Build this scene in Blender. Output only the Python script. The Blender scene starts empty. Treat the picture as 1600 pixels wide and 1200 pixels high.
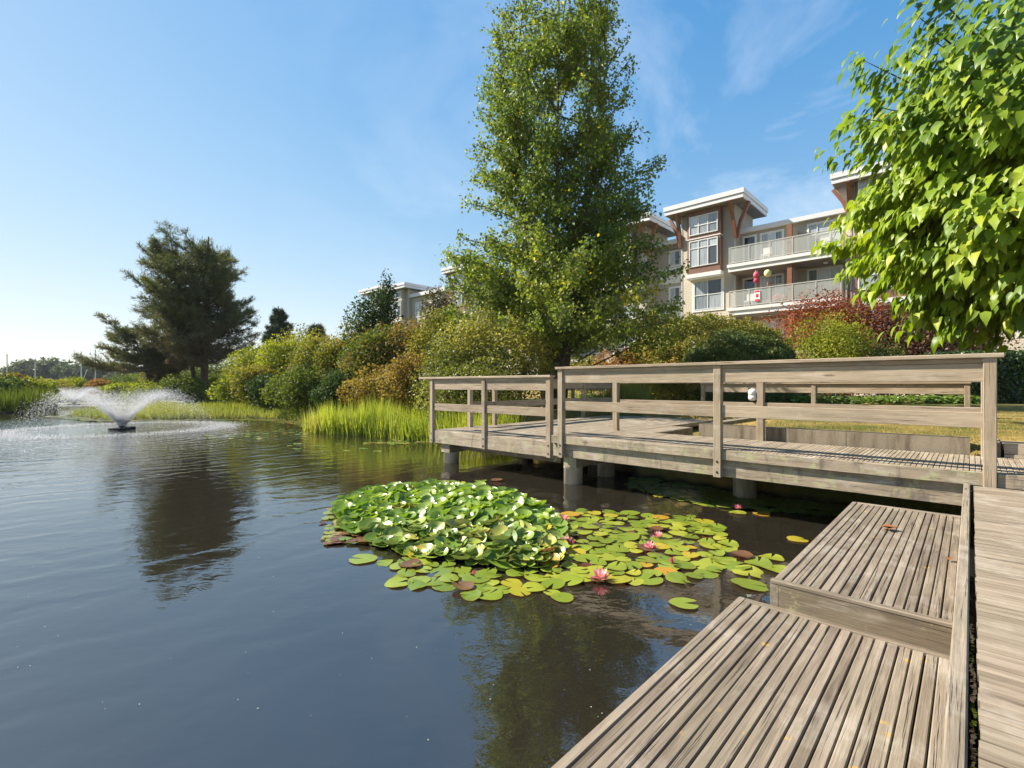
import bpy, math, random
import numpy as np
from mathutils import Matrix, Vector
R = math.radians
random.seed(7)
rng = np.random.default_rng(11)
SC = bpy.context.scene
COL = SC.collection

# ------------------------------------------------------------------ camera, sky, sun, exposure
EYE = 1.55
cam_d = bpy.data.cameras.new('camera'); cam = bpy.data.objects.new('camera', cam_d); COL.objects.link(cam)
cam.location = (0, 0, EYE); cam.rotation_euler = (R(90), 0, 0)
cam_d.sensor_width = 36; cam_d.lens = 770 / 1600 * 36; cam_d.shift_y = 2 / 1600
cam_d.clip_start = .05; cam_d.clip_end = 5000
SC.camera = cam
SUN = Vector((-1.08, .33, 1.0)).normalized()
wd = bpy.data.worlds.new('World'); SC.world = wd; wd.use_nodes = True
nt = wd.node_tree; nt.nodes.clear()
wo = nt.nodes.new('ShaderNodeOutputWorld'); bg = nt.nodes.new('ShaderNodeBackground')
sky = nt.nodes.new('ShaderNodeTexSky'); sky.sky_type = 'NISHITA'; sky.sun_disc = False
sky.sun_elevation = math.asin(SUN.z); sky.sun_rotation = math.atan2(SUN.x, SUN.y)
sky.air_density = 1.0; sky.dust_density = .12; sky.ozone_density = 1.6; sky.altitude = 0
bg.inputs[1].default_value = .118
# thin clouds: noise on the sky direction, flattened like a cloud sheet
tc = nt.nodes.new('ShaderNodeTexCoord'); sep = nt.nodes.new('ShaderNodeSeparateXYZ')
nt.links.new(tc.outputs['Generated'], sep.inputs[0])
def wm(op, a, b=None, c=None, clamp=False):
    n = nt.nodes.new('ShaderNodeMath'); n.operation = op; n.use_clamp = clamp
    for i, x in enumerate((a, b, c)):
        if x is None: continue
        if isinstance(x, (int, float)): n.inputs[i].default_value = x
        else: nt.links.new(x, n.inputs[i])
    return n.outputs[0]
zc = wm('ADD', wm('MAXIMUM', sep.outputs[2], 0.0), .12)
cx_ = wm('DIVIDE', sep.outputs[0], zc); cy_ = wm('DIVIDE', sep.outputs[1], zc)
cmb = nt.nodes.new('ShaderNodeCombineXYZ'); nt.links.new(cx_, cmb.inputs[0]); nt.links.new(cy_, cmb.inputs[1])
nz = nt.nodes.new('ShaderNodeTexNoise'); nz.inputs['Scale'].default_value = 1.1; nz.inputs['Detail'].default_value = 7; nz.inputs['Roughness'].default_value = .62; nz.inputs['Distortion'].default_value = .7
nt.links.new(cmb.outputs[0], nz.inputs['Vector'])
cl = wm('MULTIPLY', wm('SUBTRACT', nz.outputs['Fac'], .45), 3.2, clamp=True)
cl = wm('MULTIPLY', cl, wm('MULTIPLY', wm('SUBTRACT', sep.outputs[2], .10), 4, clamp=True))
cl = wm('MULTIPLY', wm('MULTIPLY', cl, .80), wm('MULTIPLY_ADD', sep.outputs[0], .75, .35, clamp=True))
mxc = nt.nodes.new('ShaderNodeMix'); mxc.data_type = 'RGBA'
hs = nt.nodes.new('ShaderNodeHueSaturation'); hs.inputs['Saturation'].default_value = 1.70; hs.inputs['Hue'].default_value = .506
# soft shoulder on the whole sky, so the side near the sun keeps its blue as in the photograph
va = nt.nodes.new('ShaderNodeVectorMath'); va.operation = 'MULTIPLY_ADD'; va.inputs[1].default_value = (.36, .36, .36); va.inputs[2].default_value = (1, 1, 1)
vd = nt.nodes.new('ShaderNodeVectorMath'); vd.operation = 'DIVIDE'; vs_ = nt.nodes.new('ShaderNodeVectorMath'); vs_.operation = 'SCALE'; vs_.inputs['Scale'].default_value = 1.72
nt.links.new(sky.outputs[0], va.inputs[0]); nt.links.new(sky.outputs[0], vd.inputs[0]); nt.links.new(va.outputs[0], vd.inputs[1]); nt.links.new(vd.outputs[0], vs_.inputs[0])
nt.links.new(vs_.outputs[0], hs.inputs['Color'])
nt.links.new(cl, mxc.inputs[0]); nt.links.new(hs.outputs[0], mxc.inputs[6]); mxc.inputs[7].default_value = (4.4, 4.55, 4.75, 1)
nt.links.new(mxc.outputs[2], bg.inputs[0]); nt.links.new(bg.outputs[0], wo.inputs[0])
sl = bpy.data.lights.new('sun', 'SUN'); sl.energy = 5.0; sl.angle = R(.55); sl.color = (1, .92, .79)
so = bpy.data.objects.new('sun', sl); COL.objects.link(so); so.rotation_euler = SUN.to_track_quat('Z', 'Y').to_euler()
SC.view_settings.view_transform = 'Standard'; SC.view_settings.look = 'None'; SC.view_settings.gamma = 1
SC.view_settings.use_curve_mapping = False; SC.view_settings.exposure = 1.32
SC.render.engine = 'CYCLES'; SC.cycles.max_bounces = 8; SC.cycles.transparent_max_bounces = 12

# ------------------------------------------------------------------ frames: u runs along the boardwalk, v along the walkway and the buildings
AU = R(43); US, UC = math.sin(AU), math.cos(AU)
def W(u, v, z=0.0): return Vector((u * US - v * UC, u * UC + v * US, z))
UD = Vector((US, UC, 0)); VD = Vector((-UC, US, 0)); ZD = Vector((0, 0, 1))
def G(px, py, z=0.0):            # place seen at a spot of the photograph, on the level z
    Y = 770 * (EYE - z) / (py - 602); return np.array(((px - 800) / 770 * Y, Y, z))
def D(px, Y): return (px - 800) / 770 * Y
def ZH(py, Y): return EYE + (602 - py) * Y / 770

# ------------------------------------------------------------------ object helpers
def tag(o, label=None, cat=None, group=None, kind=None):
    if label: o['label'] = label
    if cat: o['category'] = cat
    if group: o['group'] = group
    if kind: o['kind'] = kind
    return o
def thing(name, loc, label, cat, group=None):
    o = bpy.data.objects.new(name, None); COL.objects.link(o); o.location = Vector(loc); o.empty_display_size = .2
    return tag(o, label, cat, group)
def rootloc(o):
    l = Vector((0, 0, 0))
    while o is not None: l = l + o.location; o = o.parent
    return l
def link(name, me, parent=None, loc=None):
    o = bpy.data.objects.new(name, me); COL.objects.link(o)
    if parent is not None: o.parent = parent
    if loc is not None: o.location = loc
    return o
def np_mesh(name, V, F, mat, tint=None, smooth=False):
    me = bpy.data.meshes.new(name); V = np.asarray(V, np.float32).reshape(-1, 3); F = np.asarray(F, np.int32)
    n, k = F.shape
    me.vertices.add(len(V)); me.vertices.foreach_set('co', V.ravel())
    me.loops.add(n * k); me.loops.foreach_set('vertex_index', F.ravel())
    me.polygons.add(n); me.polygons.foreach_set('loop_start', np.arange(0, n * k, k, dtype=np.int32))
    me.polygons.foreach_set('loop_total', np.full(n, k, np.int32))
    if smooth: me.polygons.foreach_set('use_smooth', np.ones(n, bool))
    if tint is not None:
        a = me.attributes.new('tint', 'FLOAT', 'POINT'); a.data.foreach_set('value', np.asarray(tint, np.float32).ravel())
    if mat: me.materials.append(mat)
    me.update(calc_edges=True); me.validate()
    return me
class MB:
    """collects pieces in world space, links them as one mesh"""
    def __init__(s): s.v = []; s.f = []
    def poly(s, pts, faces):
        b = len(s.v); s.v += [Vector(p) for p in pts]; s.f += [tuple(i + b for i in f) for f in faces]; return s
    def prism8(s, P):
        return s.poly(P, [(0, 3, 2, 1), (4, 5, 6, 7), (0, 1, 5, 4), (1, 2, 6, 5), (2, 3, 7, 6), (3, 0, 4, 7)])
    def uvbox(s, u0, u1, v0, v1, z0, z1):
        return s.prism8([W(u0, v0, z0), W(u1, v0, z0), W(u1, v1, z0), W(u0, v1, z0), W(u0, v0, z1), W(u1, v0, z1), W(u1, v1, z1), W(u0, v1, z1)])
    def beam(s, p0, p1, w, h, side=None):
        p0 = Vector(p0); p1 = Vector(p1); x = (p1 - p0).normalized(); up = Vector(side) if side is not None else ZD
        if abs(x.dot(up)) > .98: up = UD
        y = up.cross(x).normalized() * (w / 2); z = x.cross(y).normalized() * (h / 2)
        return s.prism8([p0 - y - z, p1 - y - z, p1 + y - z, p0 + y - z, p0 - y + z, p1 - y + z, p1 + y + z, p0 + y + z])
    def tube(s, pts, rad, n=6, cap=True):
        b = len(s.v); pts = [Vector(p) for p in pts]
        for i, p in enumerate(pts):
            t = (pts[min(i + 1, len(pts) - 1)] - pts[max(i - 1, 0)]).normalized()
            a = t.cross(Vector((0, 0, 1)) if abs(t.z) < .9 else Vector((1, 0, 0))).normalized(); c = t.cross(a)
            for k in range(n):
                an = 2 * math.pi * k / n; s.v.append(p + (a * math.cos(an) + c * math.sin(an)) * rad[i])
        for i in range(len(pts) - 1):
            for k in range(n):
                s.f.append((b + i * n + k, b + i * n + (k + 1) % n, b + (i + 1) * n + (k + 1) % n, b + (i + 1) * n + k))
        if cap:
            s.f.append(tuple(b + k for k in range(n))[::-1]); e = b + (len(pts) - 1) * n; s.f.append(tuple(e + k for k in range(n)))
        return s
    def lathe(s, c, prof, n=12):
        return s.tube([Vector(c) + Vector((0, 0, z)) for z, r in prof], [max(r, .0005) for z, r in prof], n)
    def build(s, name, mat, parent=None, smooth=False):
        o0 = rootloc(parent) if parent else Vector((0, 0, 0))
        me = bpy.data.meshes.new(name); me.from_pydata([v - o0 for v in s.v], [], s.f); me.materials.append(mat)
        if smooth:
            for p in me.polygons: p.use_smooth = True
        me.update(); return link(name, me, parent)

# ------------------------------------------------------------------ materials
class NT:
    def __init__(s, name):
        s.m = bpy.data.materials.new(name); s.m.use_nodes = True; s.t = s.m.node_tree
        s.b = s.t.nodes['Principled BSDF']; s.o = s.t.nodes['Material Output']
    def n(s, t, **kw):
        x = s.t.nodes.new(t)
        for k, v in kw.items(): setattr(x, k, v)
        return x
    def l(s, a, b): s.t.links.new(a, b)
    def math(s, op, a, b=None, c=None, clamp=False):
        n = s.n('ShaderNodeMath', operation=op, use_clamp=clamp)
        for i, x in enumerate((a, b, c)):
            if x is None: continue
            if isinstance(x, (int, float)): n.inputs[i].default_value = x
            else: s.l(x, n.inputs[i])
        return n.outputs[0]
    def coord(s, kind='Object', scale=(1, 1, 1), rnd=0.0):
        tcn = s.n('ShaderNodeTexCoord'); out = tcn.outputs[kind]
        if rnd:
            oi = s.n('ShaderNodeObjectInfo'); va = s.n('ShaderNodeVectorMath', operation='ADD')
            k = s.math('MULTIPLY', oi.outputs['Random'], rnd); cb = s.n('ShaderNodeCombineXYZ')
            for i in range(3): s.l(k, cb.inputs[i])
            s.l(out, va.inputs[0]); s.l(cb.outputs[0], va.inputs[1]); out = va.outputs[0]
        mp = s.n('ShaderNodeMapping'); mp.inputs['Scale'].default_value = scale; s.l(out, mp.inputs[0]); return mp.outputs[0]
    def world(s, scale=(1, 1, 1)):
        g = s.n('ShaderNodeNewGeometry'); mp = s.n('ShaderNodeMapping'); mp.inputs['Scale'].default_value = scale
        s.l(g.outputs['Position'], mp.inputs[0]); return mp.outputs[0]
    def noise(s, vec, scale, detail=4, rough=.55, dist=0):
        n = s.n('ShaderNodeTexNoise'); n.inputs['Scale'].default_value = scale; n.inputs['Detail'].default_value = detail
        n.inputs['Roughness'].default_value = rough; n.inputs['Distortion'].default_value = dist; s.l(vec, n.inputs['Vector']); return n.outputs['Fac']
    def ramp(s, fac, stops):
        r = s.n('ShaderNodeValToRGB'); e = r.color_ramp.elements
        while len(e) > 1: e.remove(e[0])
        e[0].position = stops[0][0]; e[0].color = (*stops[0][1], 1)
        for p, c in stops[1:]:
            q = e.new(p); q.color = (*c, 1)
        s.l(fac, r.inputs[0]); return r.outputs[0]
    def mix(s, fac, a, b, mode='MIX'):
        m = s.n('ShaderNodeMix', data_type='RGBA', blend_type=mode)
        for i, x in ((0, fac), (6, a), (7, b)):
            if isinstance(x, (int, float)): m.inputs[i].default_value = x
            elif isinstance(x, tuple): m.inputs[i].default_value = (*x, 1)
            else: s.l(x, m.inputs[i])
        return m.outputs[2]
    def bump(s, h, strength, dist):
        b = s.n('ShaderNodeBump'); b.inputs['Strength'].default_value = strength; b.inputs['Distance'].default_value = dist
        s.l(h, b.inputs['Height']); s.l(b.outputs[0], s.b.inputs['Normal']); return b
    def base(s, c):
        if isinstance(c, tuple): s.b.inputs['Base Color'].default_value = (*c, 1)
        else: s.l(c, s.b.inputs['Base Color'])
    def set(s, rough=.6, spec=.5, metal=0):
        s.b.inputs['Roughness'].default_value = rough; s.b.inputs['Specular IOR Level'].default_value = spec; s.b.inputs['Metallic'].default_value = metal; return s

def wood(name, tones, lichen=0.0, moss=0.0, pale=0.0):
    m = NT(name); m.set(.82, .25)
    g1 = m.noise(m.coord(scale=(1.7, 24, 24), rnd=37), 1.0, 7, .66, .35)
    g2 = m.noise(m.coord(scale=(6, 130, 130), rnd=37), 1.0, 4, .65)
    g3 = m.noise(m.coord(scale=(1.5, 2.5, 2.5), rnd=11), 1.4, 4, .6)
    oi = m.n('ShaderNodeObjectInfo')
    t = m.math('ADD', m.math('MULTIPLY', g1, .62), m.math('MULTIPLY', g2, .30))
    t = m.math('ADD', t, m.math('MULTIPLY', g3, .28))
    t = m.math('ADD', t, m.math('MULTIPLY_ADD', oi.outputs['Random'], .15, -.185))
    c = m.ramp(t, [(.20, tones[0]), (.42, tones[1]), (.64, tones[2]), (.90, tones[3])])
    # dark weather checks along the grain
    ck = m.noise(m.coord(scale=(1.3, 60, 60), rnd=53), 1.0, 3, .7, .4)
    cm = m.math('MULTIPLY', m.math('SUBTRACT', ck, .60), 11, clamp=True)
    c = m.mix(m.math('MULTIPLY', cm, .72), c, (.045, .036, .028))
    # knots
    vo = m.n('ShaderNodeTexVoronoi'); vo.inputs['Scale'].default_value = 1.0; m.l(m.coord(scale=(1.6, 9, 9), rnd=23), vo.inputs['Vector'])
    kn = m.math('MULTIPLY', m.math('SUBTRACT', .13, vo.outputs['Distance']), 14, clamp=True)
    c = m.mix(m.math('MULTIPLY', kn, .7), c, (.07, .045, .03))
    # grey-green stain and pale bleach blotches
    st = m.noise(m.world((1, 1, 1)), 1.9, 5, .6)
    c = m.mix(m.math('MULTIPLY', m.math('SUBTRACT', st, .50), 2.4 + moss * 3, clamp=True), c, m.mix(.6, c, (.17, .155, .10)))
    bl = m.noise(m.world((1.1, .8, 3)), 3.4, 5, .65)
    c = m.mix(m.math('MULTIPLY', m.math('MULTIPLY', m.math('SUBTRACT', bl, .53), 6, clamp=True), .28 + pale), c, (.50, .46, .39))
    if moss:
        ms = m.noise(m.world(), 6.5, 6, .7)
        c = m.mix(m.math('MULTIPLY', m.math('MULTIPLY', m.math('SUBTRACT', ms, .60 - moss * .08), 12, clamp=True), .65), c, (.33, .33, .17))
        ds = m.noise(m.world((1, 1, .35)), 9, 5, .65)
        c = m.mix(m.math('MULTIPLY', m.math('MULTIPLY', m.math('SUBTRACT', ds, .55), 8, clamp=True), .55), c, (.06, .055, .05))
    if lichen:
        v2 = m.n('ShaderNodeTexVoronoi'); v2.inputs['Scale'].default_value = 9; m.l(m.world(), v2.inputs['Vector'])
        nn = m.noise(m.world(), 45, 3, .6); ma = m.noise(m.world(), 2.3, 2, .5)
        dd = m.math('ADD', v2.outputs['Distance'], m.math('MULTIPLY', nn, .38))
        lk = m.math('MULTIPLY', m.math('MULTIPLY', m.math('SUBTRACT', .36, dd), 12, clamp=True), m.math('MULTIPLY', m.math('SUBTRACT', ma, .54), 14, clamp=True))
        c = m.mix(m.math('MULTIPLY', lk, lichen), c, (.40, .25, .05))
    m.base(c)
    h = m.math('SUBTRACT', m.math('ADD', m.math('MULTIPLY', g1, .6), m.math('MULTIPLY', g2, .5)), m.math('MULTIPLY', cm, .8))
    m.bump(h, .75, .006)
    return m.m
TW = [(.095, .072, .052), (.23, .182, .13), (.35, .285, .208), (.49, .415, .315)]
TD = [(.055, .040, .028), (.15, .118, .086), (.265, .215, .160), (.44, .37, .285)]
TR = [(.13, .095, .064), (.26, .20, .138), (.37, .295, .21), (.48, .40, .30)]
M = {}
M['deck'] = wood('weathered deck timber', TD)
M['walk'] = wood('sunbleached walkway timber', TW, pale=.12)
M['board'] = wood('boardwalk timber', [(.075, .056, .04), (.19, .148, .105), (.30, .242, .18), (.45, .38, .29)], pale=.05)
M['step'] = wood('lichened step timber', TD, lichen=.85)
M['rail'] = wood('railing timber', TR)
M['beam'] = wood('stained beam timber', TW, moss=.8, pale=.2)
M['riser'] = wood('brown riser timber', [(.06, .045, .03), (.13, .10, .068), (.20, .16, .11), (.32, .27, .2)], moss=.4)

def plain(name, col, rough=.6, spec=.4, var=.0, metal=0, nscale=3):
    m = NT(name); m.set(rough, spec, metal)
    if var:
        n = m.noise(m.world(), nscale, 5, .6)
        m.base(m.mix(n, tuple(x * (1 - var) for x in col), tuple(min(1, x * (1 + var)) for x in col)))
    else: m.base(col)
    return m.m
def concrete(name, a, b, stain):
    m = NT(name); m.set(.9, .2)
    n1 = m.noise(m.world(), 2.2, 7, .65); n2 = m.noise(m.world((5, 5, .7)), 2.0, 5, .6); n3 = m.noise(m.world(), 38, 3, .6)
    c = m.mix(n1, a, b); c = m.mix(m.math('MULTIPLY', m.math('SUBTRACT', n2, .47), 4, clamp=True), c, stain)
    c = m.mix(m.math('MULTIPLY', m.math('SUBTRACT', n3, .55), 3, clamp=True), c, a)
    m.base(c); m.bump(m.math('ADD', n3, n1), .4, .008); return m.m
M['concrete'] = concrete('stained concrete', (.15, .125, .09), (.27, .225, .165), (.09, .07, .048))
M['pier'] = concrete('pale pier concrete', (.30, .265, .20), (.46, .41, .32), (.20, .17, .12))
def siding(name, col, pitch=.115):
    m = NT(name); m.set(.75, .25)
    tcn = m.n('ShaderNodeNewGeometry'); sp = m.n('ShaderNodeSeparateXYZ'); m.l(tcn.outputs['Position'], sp.inputs[0])
    fr = m.math('FRACT', m.math('DIVIDE', sp.outputs[2], pitch))
    ln = m.math('MULTIPLY', m.math('SUBTRACT', .16, fr), 8, clamp=True)
    n = m.noise(m.world((1, 1, 1)), .8, 4, .6); n2 = m.noise(m.world((.4, .4, 9)), 1.5, 3, .5)
    c = m.mix(n, tuple(x * .90 for x in col), tuple(x * 1.07 for x in col))
    c = m.mix(m.math('MULTIPLY', n2, .25), c, tuple(x * .8 for x in col))
    c = m.mix(m.math('MULTIPLY', ln, .60), c, tuple(x * .42 for x in col)); m.base(c)
    m.bump(m.math('SUBTRACT', 1.0, fr), .9, .03); return m.m
M['siding'] = siding('beige lap siding', (.42, .365, .285))
M['siding_grey'] = siding('pale grey lap siding', (.50, .48, .44))
M['stucco'] = plain('cream wall board', (.50, .42, .27), .8, .2, .08)
M['white'] = plain('white painted trim', (.62, .61, .58), .5, .4, .05)
M['fascia'] = plain('white roof fascia', (.58, .575, .57), .45, .4, .06)
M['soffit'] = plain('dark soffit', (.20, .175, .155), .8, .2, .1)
M['brown'] = plain('red brown bay panel', (.165, .082, .056), .6, .35, .12)
M['cedar'] = plain('cedar brace', (.19, .078, .038), .55, .35, .25, nscale=6)
M['roofing'] = plain('grey roof membrane', (.22, .22, .22), .9, .2, .1)
M['steel'] = plain('dark bolt steel', (.03, .028, .026), .5, .5)
M['black'] = plain('black rubber float', (.012, .012, .012), .6, .4)
M['bark'] = plain('grey brown bark', (.10, .08, .06), .9, .15, .45, nscale=14)
M['barkpine'] = plain('pine bark', (.09, .065, .05), .9, .15, .4, nscale=8)
def glass(name, a, b):
    m = NT(name); m.set(.04, .8); oi = m.n('ShaderNodeObjectInfo')
    n = m.noise(m.world((3, 3, .25)), 4, 3, .5)
    m.base(m.mix(m.math('MULTIPLY', m.math('SUBTRACT', m.math('ADD', m.math('MULTIPLY', oi.outputs['Random'], .7), m.math('MULTIPLY', n, .5)), .22), 1.5, clamp=True), a, b)); return m.m
M['pane'] = glass('window glass over blinds', (.07, .085, .095), (.50, .53, .54))
M['pane_dark'] = glass('dark window glass', (.02, .022, .024), (.06, .065, .07))
m = NT('tinted balcony glass'); m.set(.05, .6); m.base((.55, .55, .50)); m.b.inputs['Alpha'].default_value = .30; M['balglass'] = m.m
M['alu'] = plain('cream aluminium', (.42, .40, .35), .4, .5)

def leafmat(name, stops, trans=.35, rough=.45, spec=.35, objrand=False, tgain=1.5, hue=0.0):
    m = NT(name); m.set(rough, spec)
    if objrand: f = m.n('ShaderNodeObjectInfo').outputs['Random']
    else:
        a = m.n('ShaderNodeAttribute', attribute_name='tint'); f = a.outputs['Fac']
    c = m.ramp(f, stops); m.base(c)
    if trans:
        tr = m.n('ShaderNodeBsdfTranslucent'); g = m.mix(1.0, c, (tgain, tgain * 1.05, tgain * .55), 'MULTIPLY'); m.l(g, tr.inputs[0])
        mx = m.n('ShaderNodeMixShader'); mx.inputs[0].default_value = trans
        m.l(m.b.outputs[0], mx.inputs[1]); m.l(tr.outputs[0], mx.inputs[2]); m.l(mx.outputs[0], m.o.inputs[0])
    return m.m
def ev(*cs): return [(i / (len(cs) - 1), c) for i, c in enumerate(cs)]
L = {}
L['poplar'] = leafmat('poplar leaves', [(0, (.055, .09, .016)), (.4, (.125, .175, .028)), (.75, (.235, .27, .045)), (.93, (.36, .34, .06)), (1, (.60, .45, .03))], .38, .5, .22)
L['willow'] = leafmat('pale shrub leaves', [(0, (.075, .095, .016)), (.5, (.17, .175, .03)), (.85, (.33, .30, .07)), (1, (.45, .32, .07))], .35, .5, .3)
L['catalpa'] = leafmat('catalpa leaves', [(0, (.075, .14, .012)), (.45, (.16, .24, .018)), (.8, (.27, .34, .024)), (1, (.38, .39, .035))], .36, .42, .32, tgain=1.5)
L['catalpa_part'] = leafmat('catalpa leaf', [(0, (.085, .15, .012)), (.45, (.17, .245, .018)), (.8, (.26, .33, .024)), (1, (.34, .37, .035))], .36, .42, .32, objrand=True, tgain=1.5)
L['pine'] = leafmat('pine needles', ev((.055, .068, .028), (.11, .12, .045), (.18, .175, .065)), .25, .6, .3)
L['pine_old'] = leafmat('dry pine needles', ev((.075, .058, .035), (.13, .10, .06), (.17, .13, .075)), .2, .6, .2)
L['fir'] = leafmat('far pine needles', ev((.03, .05, .025), (.06, .085, .045)), .12, .6, .3)
L['rust'] = leafmat('rusty shrub leaves', ev((.11, .062, .022), (.19, .115, .032), (.27, .185, .042), (.22, .20, .036)), .3, .6, .15)
L['olive'] = leafmat('olive shrub leaves', ev((.075, .085, .016), (.16, .165, .024), (.26, .225, .035), (.29, .18, .04)), .3, .6, .15)
L['lime'] = leafmat('lime shrub leaves', ev((.10, .13, .016), (.21, .23, .022), (.32, .31, .03)), .38, .55, .18)
L['green'] = leafmat('green shrub leaves', ev((.045, .07, .014), (.10, .13, .02), (.17, .19, .03)), .3, .6, .15)
L['dark'] = leafmat('dark shrub leaves', ev((.022, .045, .014), (.045, .075, .02), (.07, .10, .028)), .25, .6, .12)
L['yewy'] = leafmat('yellow green clipped leaves', [(0, (.12, .13, .016)), (.6, (.22, .21, .026)), (.85, (.30, .22, .035)), (1, (.32, .16, .04))], .25, .55, .25)
L['yew'] = leafmat('dark clipped leaves', ev((.045, .07, .013), (.085, .112, .018), (.13, .15, .024)), .22, .5, .3)
L['maple'] = leafmat('red maple leaves', ev((.12, .026, .012), (.23, .055, .02), (.30, .10, .035)), .3, .6, .15)
L['purple'] = leafmat('purple shrub leaves', ev((.06, .028, .018), (.11, .05, .03), (.19, .09, .045)), .25, .5, .3)
L['orange'] = leafmat('orange shrub leaves', ev((.20, .075, .02), (.30, .13, .03), (.33, .19, .05)), .3, .6, .15)
L['hedge'] = leafmat('laurel hedge leaves', ev((.02, .045, .012), (.04, .075, .016), (.08, .12, .03)), .2, .35, .5)
L['hosta'] = leafmat('broad ground leaves', ev((.08, .14, .02), (.15, .22, .04), (.22, .27, .08)), .35, .4, .4)
L['reed'] = leafmat('reed blades', [(0, (.10, .15, .018)), (.45, (.20, .24, .03)), (.8, (.34, .34, .06)), (.93, (.38, .30, .12)), (1, (.30, .2, .10))], .45, .5, .3, tgain=1.8)
L['bank'] = leafmat('bank grass', ev((.13, .16, .035), (.23, .24, .06), (.34, .31, .11)), .4, .6, .2)
L['lawn'] = leafmat('dry lawn blades', ev((.10, .12, .02), (.26, .20, .05), (.42, .30, .10)), .3, .6, .2)
L['hazy'] = leafmat('haze tinted tree leaves', ev((.08, .10, .06), (.13, .15, .09), (.17, .18, .11)), .2, .7, .1)  # distance haze is mixed into the leaf colour as a pale grey
M['flowerpink'] = leafmat('pink petals', ev((.50, .08, .20), (.70, .22, .36), (.80, .45, .52)), .3, .6, .15)

# ------------------------------------------------------------------ leaf clouds
def norm(a): return a / np.maximum(np.linalg.norm(a, axis=-1, keepdims=True), 1e-9)
LEAF4 = (np.array([(0, 0, 0), (.45, .34, .07), (1, 0, -.08), (.45, -.34, .07)]), np.array([(0, 2, 1), (0, 3, 2)]))
BLADE = (np.array([(0, .5, 0), (0, -.5, 0), (.55, .32, .0), (.55, -.32, 0), (1, 0, 0)]), np.array([(0, 1, 3), (0, 3, 2), (2, 3, 4)]))
def big_leaf(droop=.35, fold=.10):
    ts = [0, .22, .5, .78, 1.0]; ws = [0, .30, .27, .11, 0]
    z = lambda t: -droop * t * t
    V = [(t, 0, z(t)) for t in ts]
    for s in (1, -1):
        V += [(ts[i] - (.06 if i == 1 else 0), s * ws[i], z(ts[i]) + fold * ws[i] * 2) for i in (1, 2, 3)]
    F = []
    for b, fl in ((5, 0), (8, 1)):
        for tri in [(0, 1, b), (1, 2, b + 1), (1, b + 1, b), (2, 3, b + 2), (2, b + 2, b + 1), (3, 4, b + 2)]:
            F.append(tri if not fl else tri[::-1])
    return np.array(V), np.array(F)
BIG = big_leaf()
def cloud_arrays(P, T, N, S, tpl, tint=None, wid=None):
    Vt, Ft = tpl; n = len(P); T = norm(T); B = norm(np.cross(N, T)); N2 = np.cross(T, B)
    S = np.broadcast_to(np.asarray(S, float), (n,))
    wy = S if wid is None else np.broadcast_to(np.asarray(wid, float), (n,))
    V = P[:, None, :] + S[:, None, None] * (Vt[None, :, 0, None] * T[:, None, :] + Vt[None, :, 2, None] * N2[:, None, :]) + wy[:, None, None] * Vt[None, :, 1, None] * B[:, None, :]
    F = Ft[None] + (np.arange(n) * len(Vt))[:, None, None]
    tn = rng.random(n) if tint is None else tint
    return V.reshape(-1, 3), F.reshape(-1, 3), np.repeat(tn, len(Vt))
def cloud(name, P, T, N, S, tpl, mat, parent=None, tint=None, wid=None, smooth=False, stuff=True):
    V, F, tn = cloud_arrays(P, T, N, S, tpl, tint, wid)
    if parent is not None: V = V - np.array(rootloc(parent))
    o = link(name, np_mesh(name, V, F, mat, tn, smooth), parent)
    if stuff: o['kind'] = 'stuff'
    return o
def sphere_dirs(n): return norm(rng.normal(size=(n, 3)))
def lownoise(P, s=1.0, seed=0):
    r = np.random.default_rng(seed); out = 0
    for k in range(5):
        d = r.normal(size=3) * s; out = out + np.sin(P @ d + r.random() * 6.28)
    return .5 + .5 * np.tanh(out / 2.2)

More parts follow.
